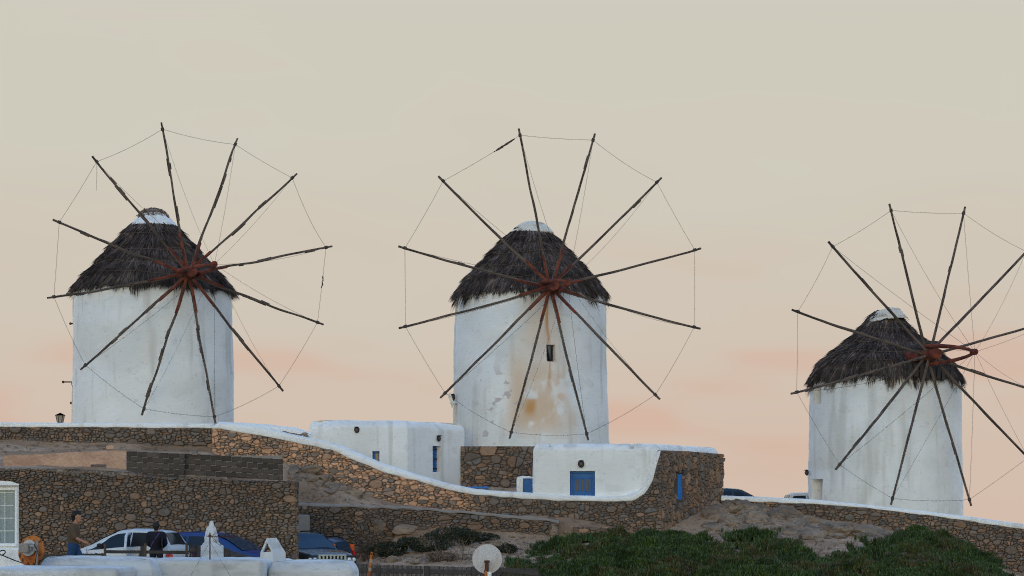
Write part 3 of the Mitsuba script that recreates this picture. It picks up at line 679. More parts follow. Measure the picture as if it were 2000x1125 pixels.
# stone facing of the side wall
W5 = Path([(1289.5, 87.62), (1412, 92.15)])
face_with_stones(k, W5, [(1289.5, 879.5), (1340, 881), (1412, 887)], [(1289.5, 1068), (1412, 1050)], [(.22, .10), (.16, .18), (.115, .26), (.08, .3), (.05, 0)], .62, .013, .34, 18, .05, thick=.10,
    holes=[[(1321, 925), (1333, 925), (1333, 978), (1321, 978)]])
cs, ds, ns, ws, sz0, sz1 = slit[1:]
sl = part(k, 'shutter', oriented(bevel_box(ws, .05, sz1 - sz0, .008), (cs[0] - ns[0] * .02, cs[1] - ns[1] * .02, (sz0 + sz1) / 2), ds), 'blue_bright', label='narrow bright blue shutter set in the stone side wall')
for i in (-1, 1): part(sl, 'plank', oriented(bevel_box(ws * .44, .03, sz1 - sz0 - .06, .008), (cs[0] + ns[0] * .01 + ds[0] * i * ws * .24, cs[1] + ns[1] * .01 + ds[1] * i * ws * .24, (sz0 + sz1) / 2), ds), 'blue_bright')
part(k, 'lintel', oriented(bevel_box(ws * 1.5, .14, .10, .02), (cs[0] + ns[0] * .02, cs[1] + ns[1] * .02, sz1 + .05), ds), 'grey_wood')
p = on_wall(B_L, B_C, 1135); bulkhead('round dark bulkhead lamp above the slatted blue door', p, nB, PZ(906, p[1]), .115)

k = thing('meter_box', 'small white plastered box with a plain blue door, beside the right house', 'box')
part(k, 'body', cut(rounded_prism([P(1009, 0, 89.2)[:2], P(1043, 0, 89.2)[:2], P(1043, 0, 90.)[:2], P(1009, 0, 90.)[:2]], .9, PZ(936, 89.2), PZ(931, 89.2), .1, .06, 80, 2, .012), [trimesh.creation.box((.44, .2, .7), trimesh.transformations.translation_matrix(P(1033, 953, 89.2)))]), 'plaster', 35)
part(k, 'door', bevel_box(.42, .04, .68, .01, P(1033, 953, 89.27)), 'blue_paint')
k = thing('blue_table', 'bright blue flat table top standing behind the white coping, by the left house', 'table')
part(k, 'top', bevel_box(.78, .6, .06, .01, P(934, 952.5, 90.2)), 'blue_bright')
for a in (-.3, .3):
    for b in (-.22, .22): part(k, 'leg', bevel_box(.05, .05, .55, .005, P(934, 952.5, 90.2) + np.array([a, b, -.3])), 'blue_bright')

# ------------------------------------------------------------------ windmills
def thatch_blades(prof, c, n, seed, eave=(.25, .6), tmin=0., ls=1.):
    """Straw laid down the slope of a revolved profile (r, z from the top), ragged over the eave."""
    rng = np.random.default_rng(seed)
    s = np.concatenate([[0], np.cumsum(np.linalg.norm(np.diff(prof, axis=0), axis=1))]); L = s[-1]
    def at(t): return np.interp(t, s, prof[:, 0]), np.interp(t, s, prof[:, 1])
    nE = n // 5
    tt = np.concatenate([L * np.sqrt(rng.uniform(.02, 1, n - nE)), L * rng.uniform(.86, 1.0, nE)])
    tiers = 6; tier = L / tiers
    tt[:n - nE] = np.where(rng.random(n - nE) < .45, (np.floor(tt[:n - nE] / tier) + rng.uniform(.72, 1., n - nE)) * tier, tt[:n - nE])
    tt = np.clip(tt, tmin * L + .36, L)
    th = rng.uniform(0, 2 * np.pi, n)
    r0, z0 = at(np.maximum(tt - .35, 0)); r1, z1 = at(tt)
    dr_, dz_ = r1 - r0, z1 - z0; l = np.hypot(dr_, dz_) + 1e-9; dr_, dz_ = dr_ / l, dz_ / l
    rad = np.stack([np.cos(th), np.sin(th), 0 * th], 1); tan = np.stack([-np.sin(th), np.cos(th), 0 * th], 1)
    down = rad * dr_[:, None] + np.array([0, 0, 1.]) * dz_[:, None]; out = rad * (-dz_)[:, None] + np.array([0, 0, 1.]) * dr_[:, None]
    clump = meshkit.noise(np.stack([np.cos(th) * 9, np.sin(th) * 9, tt * .5], 1), seed)
    ln = rng.uniform(.35, .75, n) * ls; iE = np.arange(n) >= n - nE
    ln[iE] = rng.uniform(*eave, nE) * (.45 + 1.1 * clump[iE] ** 1.5)
    base = rad * r0[:, None] + np.array([0, 0, 1.]) * z0[:, None] + out * rng.uniform(-.02, .05, (n, 1))
    base = np.where(iE[:, None], rad * r1[:, None] + np.array([0, 0, 1.]) * z1[:, None] + out * rng.uniform(-.08, .05, (n, 1)) - down * .1, base)
    lift = rng.uniform(-.01, .10, n) + .10 * (tt / tier % 1.0) ** 2; lift = lift * ls; droop = np.where(iE, rng.uniform(.5, 1.3, n), rng.uniform(0, .12, n))
    fine = meshkit.fbm(np.stack([np.cos(th) * 5.5, np.sin(th) * 5.5, tt * 1.3], 1), 3, seed + 9)
    tip = base + down * ln[:, None] + out * lift[:, None] + tan * (rng.normal(0, .13, n) * ln + (clump - .5) * .22)[:, None] - np.array([0, 0, 1.]) * (droop * ln)[:, None]
    wdt = rng.uniform(.018, .045, n)[:, None]
    tw = tan + out * rng.normal(0, .5, (n, 1))
    V = np.stack([base - tw * wdt, base + tw * wdt, tip], 1).reshape(-1, 3) + c
    uv = np.repeat(np.stack([np.clip(rng.random(n) * .999, 0, 1), np.clip((fine - .25) * 1.9, .05, 1)], 1), 3, 0)
    return V, np.arange(3 * n).reshape(-1, 3), uv
def rope_ring(prof, c, t, seed, a0=0, a1=6.283, rad=.014):
    s = np.concatenate([[0], np.cumsum(np.linalg.norm(np.diff(prof, axis=0), axis=1))])
    th = np.linspace(a0, a1, 90); q = t * s[-1] + (meshkit.noise(np.stack([th * 2.2, th * 0, th * 0], 1), seed) - .5) * .35
    r, z = np.interp(q, s, prof[:, 0]) + .09, np.interp(q, s, prof[:, 1]) + .04
    return tube(np.stack([r * np.cos(th), r * np.sin(th), z], 1) + c, rad, 5, False)

def windmill(label, cpx, Y, tower_px, roof_px, hub, axis_deg, bows, tips, seed, plaster, reach, cap, openings, redlen, arm, tmin, extra=None, knots=False):
    k = thing('windmill', label, 'windmill')
    rng = np.random.default_rng(seed)
    c = np.array([PX(cpx, Y), Y, 0.])
    # tower: (half width in photo pixels, row)
    rz = [(a * Y / F, PZ(b, Y)) for a, b in tower_px]
    zz = np.linspace(rz[0][1], rz[-1][1], 60); rr = np.interp(zz, [q[1] for q in rz], [q[0] for q in rz])
    prof = [(0., zz[0])] + list(zip(rr, zz)) + [(rr[-1] - .4, zz[-1] + .02), (0., zz[-1] + .02)]
    tw = revolve_rz(prof, 120, c); v = np.array(tw.vertices); rad = v - c; rad[:, 2] = 0
    rad /= np.linalg.norm(rad, axis=1, keepdims=True) + 1e-9
    tw.vertices = v + rad * (((meshkit.fbm(v * .8, 3, seed) - .5) * .12 + (meshkit.fbm(v * 3.2, 2, seed + 3) - .5) * .03) * (np.hypot(*(v - c)[:, :2].T) > .5))[:, None]
    boxes = []; later = []
    for name, px0, px1, py0, py1, deep, m_in in openings:
        # azimuth of the opening from its photo columns on the tower's face
        zc = (PZ(py0, Y) + PZ(py1, Y)) / 2; R = float(np.interp(zc, zz, rr))
        def az(px):
            return math.asin(float(np.clip((px - cpx) * Y / F / R * .985, -1, 1)))
        a0, a1 = az(px0), az(px1); am = (a0 + a1) / 2; n = np.array([math.sin(am), -math.cos(am), 0]); d = np.array([math.cos(am), math.sin(am), 0])
        wd = max(R * abs(a1 - a0), .15); q = c + n * R * math.cos((a1 - a0) / 2); Yq = q[1]; z0, z1 = PZ(py1, Yq), PZ(py0, Yq)
        b = oriented(trimesh.creation.box((wd, deep * 2 + .3, z1 - z0)), (q[0] - n[0] * .0, q[1], (z0 + z1) / 2), d); boxes.append(b)
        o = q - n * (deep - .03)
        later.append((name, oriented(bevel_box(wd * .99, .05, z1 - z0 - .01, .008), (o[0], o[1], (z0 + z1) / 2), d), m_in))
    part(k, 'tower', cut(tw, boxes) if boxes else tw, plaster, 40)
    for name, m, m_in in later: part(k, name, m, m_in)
    # roof
    rp = np.array([(a * Y / F, PZ(b, Y)) for a, b in roof_px]); apx = roof_px[0]
    L = np.concatenate([[0], np.cumsum(np.linalg.norm(np.diff(rp, axis=0), axis=1))]); q = np.linspace(0, L[-1], 40)
    sm = np.stack([np.interp(q, L, rp[:, 0]), np.interp(q, L, rp[:, 1])], 1)
    sm[2:-2] = (sm[:-4] + sm[1:-3] + sm[2:-2] + sm[3:-1] + sm[4:]) / 5
    step = .11 * ((q / L[-1] * 6) % 1.0)
    base = np.concatenate([[[1e-3, sm[0, 1] + .01]], sm + np.stack([step * .5, step * .5], 1), [[sm[-1, 0] - .12, sm[-1, 1] - .10]], [[rr[-1] - .5, sm[-1, 1] + .3]]])
    bm = revolve_rz(base, 140, c); v = np.array(bm.vertices); bm.vertices = v + ((meshkit.fbm(v * np.array([2.2, 2.2, 1.6]), 3, seed) - .5) * .22)[:, None] * np.array([.3, .3, .8])
    rf = part(k, 'thatch_roof', bm, 'thatch', True, np.tile((.31, .25), (len(bm.vertices), 1)))
    V, Fc, uv = thatch_blades(sm, c, 26000, seed, reach, tmin)
    part(rf, 'straw', (V, Fc), 'thatch', False, uv, kind='stuff')
    for t in ((.30, .52, .70, .84) if not knots else (.34, .55, .72, .86)):
        part(rf, 'rope', rope_ring(sm, c, t, seed + int(t * 100), rad=.009), 'rope')
    cap(rf, c, sm, Y, seed)
    # sail wheel
    a = math.radians(axis_deg); d = np.array([math.sin(a), -math.cos(a), 0.]); e = np.array([math.cos(a), math.sin(a), 0.]); up = np.array([0, 0, 1.])
    # hub: the point of the axle, above the tower's middle line, that the photo shows at this pixel
    Yh = Y - reach_hub * math.cos(a); H = P(hub[0], hub[1], Yh)
    sail = k + '__sail_wheel'
    ax = tube([H - d * 2.2, H - d * .9, H - d * .25, H + d * .25, H + d * .62], [.20, .22, .22, .215, .20], 14); 
    put(key_for(sail), ax, 'wood_red', 40); labels[sail] = {'label': 'dark red axle with its wheel of long bare spars'}
    B = H + d * bows - up * .08
    # the two curved arms of the bowsprit
    for sgn in (1, -1):
        t = np.linspace(0, 1, 12)
        off = np.cos(t * math.pi / 2) ** .6
        pts = H[None] - d * .25 + (B - H + d * .25)[None] * t[:, None] + (up * sgn * arm[1] + e * sgn * arm[0])[None] * off[:, None]
        part(sail, 'bowsprit_arm', tube(pts, np.interp(t, [0, .2, 1], [.075, .085, .06]), 8), 'wood_red', 50)
    part(sail, 'bowsprit_ring', cat([tube([B - d * .12, B + d * .10], .12, 10), tube([B + d * .10, B + d * .22], .04, 6)]), 'wood_red', 40)
    for j, ph in enumerate((-.12, .12)):
        ring = np.linspace(0, 2 * np.pi, 25); part(sail, 'hub_band', tube(H + d * (ph * 2.2) + .232 * (np.cos(ring)[:, None] * e + np.sin(ring)[:, None] * up), .022, 5, False), 'rust_dark')
    TP = []
    for i, (px, py) in enumerate(tips):
        ray = np.array([px - CX, F, CY - py]); tip = ray * ((H @ d) / (ray @ d)); TP.append(tip)
    for i, tip in enumerate(TP):
        v = tip - H; Ls = np.linalg.norm(v); v /= Ls; side = np.cross(v, d); s0 = d * (.10 if i % 2 else -.10)
        t = np.linspace(0.02, 1, 22); wob = (meshkit.noise(np.stack([t * 4.5, t * 0 + i * 7.3 + seed, t * 0], 1), seed) - .5)
        wob2 = (meshkit.noise(np.stack([t * 13, t * 0 + i * 3.1, t * 0 + 2], 1), seed + 1) - .5)
        fade = np.sin(t * math.pi) ** .6
        amp = .10 if knots else .03
        pts = H + s0 + np.outer(t, tip - H - s0 * 1.0) + side * ((wob * amp + wob2 * .018) * fade)[:, None] - up * (fade * .05)[:, None] * abs(v[0])
        rad = np.interp(t, [0, .3, 1], [.056, .052, .042]) * (1 + .16 * wob2 * (2. if knots else 1.)) * (1.06 if not knots else 1.0)
        m = tube(pts, rad, 6)
        part(sail, 'spar', m, 'wood', False, tube_uv(m, H, tip, i + seed))
        if redlen:
            lo = 0.2 / Ls; hi = (redlen * rng.uniform(.8, 1.15)) / Ls; t2 = np.linspace(lo, hi, 8)
            q = np.stack([np.interp(t2, t, pts[:, c_]) for c_ in range(3)], 1) + d * .04 + side * .035 * (1 if i % 2 else -1)
            part(sail, 'splint', tube(q, np.interp(t2, [lo, hi], [.060, .048]), 6), 'wood_red')
        # spliced repairs and lashings
        for t0 in rng.uniform(.3, .85, 2 if not knots else 4):
            if rng.random() < (.35 if not knots else .8):
                t2 = np.linspace(t0, min(t0 + rng.uniform(.03, .13), .97), 6); q = np.stack([np.interp(t2, t, pts[:, c_]) for c_ in range(3)], 1) + side * rng.choice((-1, 1)) * .038
                m = tube(q, rng.uniform(.034, .046), 5); part(sail, 'splice', m, 'wood', False, tube_uv(m, H, tip, i + 50))
        q = tip - v * .26; part(sail, 'lashing', tube([q - v * .06, q + v * .06], .064, 7), 'wire')
    n = len(TP)
    def wire(p, q, sag, name, r=.0062):
        t = np.linspace(0, 1, 14); pts = p + np.outer(t, q - p); pts[:, 2] -= sag * 4 * t * (1 - t)
        part(sail, name, tube(pts, r, 4, False), 'wire')
    sags = rng.uniform(.02, .10, n)
    for i in range(n):
        p = TP[i] + (H - TP[i]) / np.linalg.norm(H - TP[i]) * .26; j = (i + 1) % n; q = TP[j] + (H - TP[j]) / np.linalg.norm(H - TP[j]) * .26
        if (i, seed) in slack: wire(p, q, slack[(i, seed)], 'rim_rope')
        else: wire(p, q, sags[i], 'rim_rope')
        wire(p, B + d * .05, rng.uniform(.05, .30), 'stay_rope', .0055)
    if extra: extra(k, c, H, d, e, B, TP, sm, rng)
    return k
reach_hub = 4.0
slack = {(2, 21): .22, (6, 21): .05, (4, 23): .9}

def cap_straw(rf, c, sm, Y, seed):          # left: tuft of pale straw over a white rendered collar
    pr = np.array([(.02, PZ(410, Y)), (16 * Y / F, PZ(412, Y)), (24 * Y / F, PZ(420, Y)), (37 * Y / F, PZ(430, Y)), (44.5 * Y / F, PZ(440, Y)), (45 * Y / F, PZ(442, Y))])
    m = revolve_rz(pr, 60, c + np.array([.02, 0, 0])); m = disp(m, .05, 2.5, 2); cp = part(rf, 'cap', m, 'plaster', 40, label='white rendered collar under a tuft of pale straw')
    V, Fc, uv = thatch_blades(np.array([(.02, PZ(409, Y)), (16 * Y / F, PZ(411, Y)), (26 * Y / F, PZ(418, Y)), (33 * Y / F, PZ(425.5, Y))]), c, 1500, 5, (.05, .12), 0., .3)
    part(rf, 'tuft', (V, Fc), 'straw', False, uv)
def cap_dome(rf, c, sm, Y, seed):           # middle: white rendered dome
    pr = np.array([(.01, PZ(431.5, Y)), (12 * Y / F, PZ(433, Y)), (24 * Y / F, PZ(437, Y)), (34 * Y / F, PZ(445.5, Y)), (41.5 * Y / F, PZ(455, Y)), (40 * Y / F, PZ(458, Y))])
    m = revolve_rz(pr, 72, c + np.array([.08, 0, 0])); m = disp(m, .03, 2.5, 2); part(rf, 'cap', m, 'cloth_white', 50, label='white dome shaped cap with straw showing along its lower edge')
def cap_cloth(rf, c, sm, Y, seed):          # right: wrapped sheet, and a red finial
    o = c + np.array([.08, 0, 0])
    pr = np.array([(9 * Y / F, PZ(609, Y)), (20 * Y / F, PZ(613, Y)), (29 * Y / F, PZ(622, Y)), (37 * Y / F, PZ(632, Y)), (40 * Y / F, PZ(636, Y))])
    n = 90; th = np.linspace(math.radians(150), math.radians(330), n); t = np.linspace(0, 1, 14)
    s = np.linspace(0, 1, len(pr)); g = np.zeros((n, 14, 3))
    for i, a in enumerate(th):
        lo = .12 + .10 * math.sin(a * 5); hi = 1.0 - .22 * meshkit.noise(np.array([[a * 4, 0, 0]]), 3)[0]
        tt = lo + (hi - lo) * t; r = np.interp(tt, s, pr[:, 0]) + .13 + .03 * np.sin(tt * 40 + a * 3); z = np.interp(tt, s, pr[:, 1]) + .05
        z = z + .28 * math.cos(a - math.radians(300)) * .5
        g[i] = np.stack([r * math.cos(a), r * math.sin(a), z], 1)
    m = grid_mesh(g); m.apply_translation(o); m = disp(m, .05, 3, 2); part(rf, 'cap', m, 'cloth_white', True, label='torn white sheet wrapped round the top of the thatch')
    part(rf, 'finial', tube([P(1735, 612, Y), P(1735, 600, Y)], [.10, .07], 8), 'wood_red', 40)

tips_L = [(315, 239), (464, 270), (580, 339), (649, 481), (632, 634), (553, 764), (421, 827), (277, 811), (157, 722), (92, 582), (103, 429), (180, 305)]
tips_M = [(1013, 251), (1162, 261), (1292, 347), (1369, 485), (1368, 642), (1289, 780), (1149, 860), (995, 857), (860, 777), (779, 641), (778, 481), (856, 344)]
tips_R = [(1737, 398), (1885, 404), (1998, 471 + 20), (2078, 618), (2085, 783), (2010, 898), (1897, 988), (1740, 986), (1632, 917), (1545, 769), (1547, 605), (1618, 472)]
tips_R[2] = (2012, 483); tips_R[5] = (2016, 902)

def extra_L(k, c, H, d, e, B, TP, sm, rng):
    q = P(146, 750, 98.); part(k, 'lintel', bevel_box(.26, .5, .15, .03, q + np.array([.04, -.1, 0])), 'yellow_lichen')
    for py, ln in ((746, .42), (632, .13), (787, .10)):
        q = P(144, py, 98); part(k, 'iron_peg', cat([tube([q + [.1, 0, 0], q - [ln, 0, 0]], .03, 6), trimesh.creation.icosphere(1, .055).apply_translation(q - [ln, 0, 0])]), 'rust_dark')
    q = TP[11] + np.array([.18, 0, -.3]); part(k + '__sail_wheel', 'loose_rope', tube([q, q - [0, 0, .5], q - [.01, 0, 1.0]], .006, 4, False), 'wire')
    # frayed stretch of rope on the right
    a, b = (q_ + (H - q_) / np.linalg.norm(H - q_) * .26 for q_ in (TP[3], TP[4])); t = np.linspace(.36, .52, 9); pts = a + np.outer(t, b - a); pts[:, 0] += .015 * rng.normal(size=9); pts[:, 2] -= .06 * 4 * t * (1 - t)
    part(k + '__sail_wheel', 'frayed_rope', tube(pts, .028 * rng.uniform(.5, 1.3, 9), 5), 'wire')
def extra_M(k, c, H, d, e, B, TP, sm, rng):
    a, b = (q_ + (H - q_) / np.linalg.norm(H - q_) * .26 for q_ in (TP[11], TP[0])); t = np.linspace(.66, .93, 14); pts = a + np.outer(t, b - a); pts[:, 2] -= .05 * 4 * t * (1 - t)
    part(k + '__sail_wheel', 'rolled_sail', tube(pts, np.interp(t, [.68, .72, .84, .9, .98], [.02, .045, .05, .03, .012]) * rng.uniform(.7, 1.3, 14), 6), 'wood', False, np.zeros((6 * 14 + 2, 2)))
    q = TP[8] + np.array([.22, -.05, .12]); g = np.stack([np.stack([q + np.array([.06 + .10 * u + .16 * v_, .03 * math.sin(v_ * 9 + u * 3), -.52 * v_ + .1 * u]) for v_ in np.linspace(0, 1, 7)]) for u in np.linspace(0, 1, 4)])
    part(k + '__sail_wheel', 'rag', grid_mesh(g), 'cloth_white', True, label='small white rag tied near a spar tip')
def extra_R(k, c, H, d, e, B, TP, sm, rng):
    rf = k + '__thatch_roof'
    # boards of the bare front of the cap, round the axle
    cc = c.copy(); 
    for i, u in enumerate(np.linspace(-.95, 1.0, 9)):
        zt = PZ(700, 95) + rng.normal(0, .05) - abs(u) * .25; zb = PZ(738, 95) + rng.normal(0, .05)
        a = math.radians(26) + u / 3.1; q = cc + np.array([math.sin(a), -math.cos(a), 0]) * 3.22
        part(rf, 'board', oriented(bevel_box(.17, .03, zt - zb, .008), (q[0], q[1], (zt + zb) / 2), (math.cos(a), math.sin(a))), 'grey_wood')
    a = math.radians(26); q = cc + np.array([math.sin(a), -math.cos(a), 0]) * 2.9
    for zz in (667, 676): part(rf, 'board', oriented(bevel_box(.9, .05, .12, .01), (q[0], q[1], PZ(zz, 95)), (math.cos(a), math.sin(a))), 'grey_wood')

windmill('whole left windmill with a straw tuft cap and crooked, patched spars', 299, 98,
    [(158.5, 850), (157, 820), (155.5, 700), (153, 578), (152.5, 569)],
    [(6, 411), (20, 417), (37, 438), (60, 462), (86, 490), (118, 528), (143, 552), (154, 571)],
    (368, 533), 21, 4.0, tips_L, 21, 'plaster', (.14, .36), cap_straw,
    [('door', 141, 149.5, 754, 835, .5, 'recess_shade'), ('window', 146, 150.5, 580, 619, .2, 'grey_wood')], 1.45, (-.42, .06), .165, extra_L, True)
windmill('middle windmill with rust stained white wall, small dark window and white dome cap', 1036, 98,
    [(155, 880), (152.5, 850), (150, 720), (146, 600), (145, 572)],
    [(4, 434), (22, 441), (37, 456), (60, 478), (88, 508), (116, 538), (136, 561), (145, 578)],
    (1075, 560), 13, 2.6, tips_M, 22, 'plaster_stained', (.16, .40), cap_dome,
    [('window', 1066, 1083, 673, 706, .42, 'dark_glass'), ('door', 882.5, 891, 788, 840, .5, 'recess_shade'), ('vent', 888.5, 893, 584, 611, .2, 'grey_wood')], 1.35, (-.30, .18), .185, extra_M)
windmill('right windmill with straight dark spars, a torn white sheet on top and long red bowsprit', 1729, 98,
    [(151, 1030), (150.5, 985), (148.5, 880), (146, 760), (145, 744)],
    [(5, 604), (22, 610), (40, 634), (64, 660), (92, 682), (122, 706), (136, 725), (144, 743)],
    (1813, 693), 26, 2.9, tips_R, 23, 'plaster', (.14, .44), cap_cloth,
    [('door', 1580, 1595, 936, 992, .55, 'recess_shade'), ('vent', 1583.5, 1594, 752, 789, .5, 'recess_shade')], 0, (-.10, .34), .05, extra_R)
# lamps by the mill doors
bulkhead('small dark lamp high beside the doorway on the left edge of the middle windmill', np.array([PX(887, 97.2), 97.0]), np.array([-.8, -.6]), PZ(776, 97), .12)
bulkhead('small grey lamp sticking out above the doorway on the left edge of the right windmill', np.array([PX(1578, 97.6), 97.6]), np.array([-.9, -.44]), PZ(923, 97.6), .10)

# lantern on the left wall
k = thing('lantern', 'dark metal lantern with pale glass standing on the white coping at the far left', 'lantern')
q = P(117.5, 825, 90.4); s = 90.4 / F
part(k, 'roof', revolve_rz([(.001, 19 * s), (2 * s, 18 * s), (10.5 * s, 14 * s), (10.5 * s, 13.4 * s), (.001, 13.4 * s)], 6, q), 'iron')
for i in range(6):
    a = i * math.pi / 3 + .2; a2 = a + math.pi / 3
    v = np.array([[math.cos(a) * 8.4 * s, math.sin(a) * 8.4 * s, 13.4 * s], [math.cos(a2) * 8.4 * s, math.sin(a2) * 8.4 * s, 13.4 * s], [math.cos(a2) * 5.6 * s, math.sin(a2) * 5.6 * s, 0], [math.cos(a) * 5.6 * s, math.sin(a) * 5.6 * s, 0]]) + q
    n_ = np.array([math.cos((a + a2) / 2), math.sin((a + a2) / 2), 0]) * .006
    part(k, 'pane', trimesh.convex.convex_hull(np.vstack([v, v - n_])), 'lampglass')
    part(k, 'bar', tube([v[0], v[3]], .014, 5), 'iron')
part(k, 'foot', revolve_rz([(.001, -.3), (.10, -.3), (.10, .02), (.001, .02)], 8, q), 'iron')

# ------------------------------------------------------------------ parked cars
def make_car(k, loc, heading, L, W, top, belt, paint, ws, rw, side_win, hr_in=.20, sill=.28, rear=None, front=None, rail=False, wheels=True):
    """top: centre line (x from rear 0 to front L, height); belt: waist line; ws/rw: x of windscreen foot and head / rear window; side_win: (x0, x1) spans."""
    h = np.array([heading[0], heading[1], 0.]); h /= np.linalg.norm(h); lf = np.array([-h[1], h[0], 0.]); up = np.array([0, 0, 1.])
    loc = np.asarray(loc, float)
    def W3(p): p = np.asarray(p, float); return loc + p[..., :1] * h + p[..., 1:2] * lf + p[..., 2:3] * up
    tx, tz = np.array(top).T; bx, bz = np.array(belt).T
    def zt(x): return np.interp(x, tx, tz)
    def hw(x):
        t = np.clip(x / L, 0, 1); return W / 2 * (1 - .16 * np.abs(2 * t - 1) ** 3.2 - .10 * np.clip(np.abs(2 * t - 1) - .93, 0, 1) / .07)
    def zb(x): return np.minimum(np.interp(x, bx, bz), zt(x) - .015)
    def hr(x): return hw(x) - hr_in * np.clip((zt(x) - zb(x)) / .5, 0, 1.1) - .03
    n = 70; X = np.unique(np.concatenate([np.linspace(0, L, n), tx])); n = len(X)
    sm = np.array([zt(np.clip(X + o, 0, L)) for o in (-.05, 0, .05)]).mean(0)
    rows = []
    def ring(x, s=1.):
        a, b, c, z1, z2 = hw(x) * s, zb(x), hr(x) * s, zt(x), sill
        half = [(0, z2), (a * .92, z2), (a * .99, z2 + .10), (a * 1.0, z2 + (b - z2) * .55), (a * .985, b - .03), (a * .96, b), (c + .02, z1 - .07 * min(1, (z1 - b) * 2)), (c - .05, z1 - .02 * min(1, (z1 - b) * 2)), (c * .5, z1 + .012), (0, z1 + .02)]
        return [(x, y, z) for y, z in half] + [(x, -y, z) for y, z in half[-2:0:-1]]
    g = np.array([ring(x) for x in X])
    m = grid_mesh(np.swapaxes(g, 0, 1), True); R = g.shape[1]; v = list(m.vertices); f = list(m.faces); nn = len(X)
    for e_, fl in ((0, 0), (nn - 1, 1)):
        v.append(g[e_].mean(0)); ci = len(v) - 1
        for i in range(R):
            a, b = i * nn + e_, ((i + 1) % R) * nn + e_; f.append([ci, a, b] if fl else [ci, b, a])
    m = tm(W3(np.array(v)), f); m.fix_normals()
    part(k, 'body', m, paint, 38)
    def patch(name, P4, mt, off=.008, nu=8, nv=4, label=None, smooth=True):
        """a thin pane over a 2D grid of surface points."""
        q = np.asarray(P4, float); du = np.gradient(q, axis=0); dv = np.gradient(q, axis=1); nr = np.cross(du, dv); nr /= np.linalg.norm(nr, axis=-1, keepdims=True) + 1e-9
        cen = np.array([L / 2, 0, .6]); s = np.sign(((q - cen) * nr).sum(-1).mean()); nr *= s
        a, b = W3(q + nr * off), W3(q + nr * (off - .012)); aa = grid_mesh(a); bb = grid_mesh(b); mm = cat([aa, tm(bb.vertices, bb.faces[:, ::-1])])
        if s * np.sign(np.linalg.det(np.stack([h, lf, up]))) < 0: mm.invert()
        return part(k, name, mm, mt, False, label=label)
    def side(x, t, sgn):
        x = np.asarray(x); y = (hw(x) * .96) * (1 - t) + (hr(x) + .02) * t; z = zb(x) * (1 - t) + (zt(x) - .07 * np.minimum(1, (zt(x) - zb(x)) * 2)) * t
        return np.stack([x + 0 * t, sgn * y, z], -1)
    for sgn in (1, -1):
        for x0, x1, b0, b1, t1 in side_win:
            u = np.linspace(0, 1, 14)[:, None]; t = np.linspace(0, 1, 5)[None, :]
            tt = .06 + (t1 - .06) * t; xx = (x0 + (x1 - x0) * u) * (1 - t) + (b0 + (b1 - b0) * u) * t
            patch('side_window', side(xx, tt + 0 * xx, sgn), 'car_glass')
    def over(x0, x1, f0, f1, name, mt, off=.008):
        u = np.linspace(0, 1, 9)[:, None]; s = np.linspace(-1, 1, 9)[None, :]; x = x0 + (x1 - x0) * u + 0 * s
        y = s * (hr(x) - .04) * (f0 + (f1 - f0) * u); z = zt(x) + .015 - .012 * np.abs(s)
        return patch(name, np.stack([x, y, z], -1), mt, off + .006)
    if ws: over(ws[0], ws[1], .96, .94, 'windscreen', 'sky_tinted_glass')
    if rw: over(rw[0], rw[1], .80, .86, 'rear_window', 'sky_tinted_glass' if paint == 'car_petrol' else 'car_glass')
    def blob(name, x, y, z, sx, sy, sz, mt, label=None):
        m = trimesh.creation.icosphere(2, 1.); m.apply_scale((sx, sy, sz)); m.apply_translation((x, y, z)); m.vertices = W3(m.vertices); return part(k, name, m, mt, 40, label=label)
    def bx_(name, x, y, z, sx, sy, sz, mt, label=None):
        m = bevel_box(sx, sy, sz, .012, (x, y, z)); m.vertices = W3(m.vertices); return part(k, name, m, mt, label=label)
    if front: front(blob, bx_)
    if rear: rear(blob, bx_)
    if rail:
        for s in (1, -1):
            q = np.array([[x, s * (hr(x) - .06), zt(x) + .07] for x in np.linspace(rail[0], rail[1], 10)]); q[0, 2] -= .06; q[-1, 2] -= .06
            part(k, 'roof_rail', tube(W3(q), .025, 6), 'black')
    if wheels:
        for x in (L * .17, L * .82):
            for s in (1, -1):
                c = W3(np.array([x, s * (W / 2 - .10), .31])); wl = part(k, 'wheel', tube([c - lf * .1, c + lf * .1], .31, 20), 'rubber', 40)
                part(wl, 'rim', tube([c - lf * .108, c + lf * .108], .19, 14), 'galvanised', 40)
    return W3, side, patch

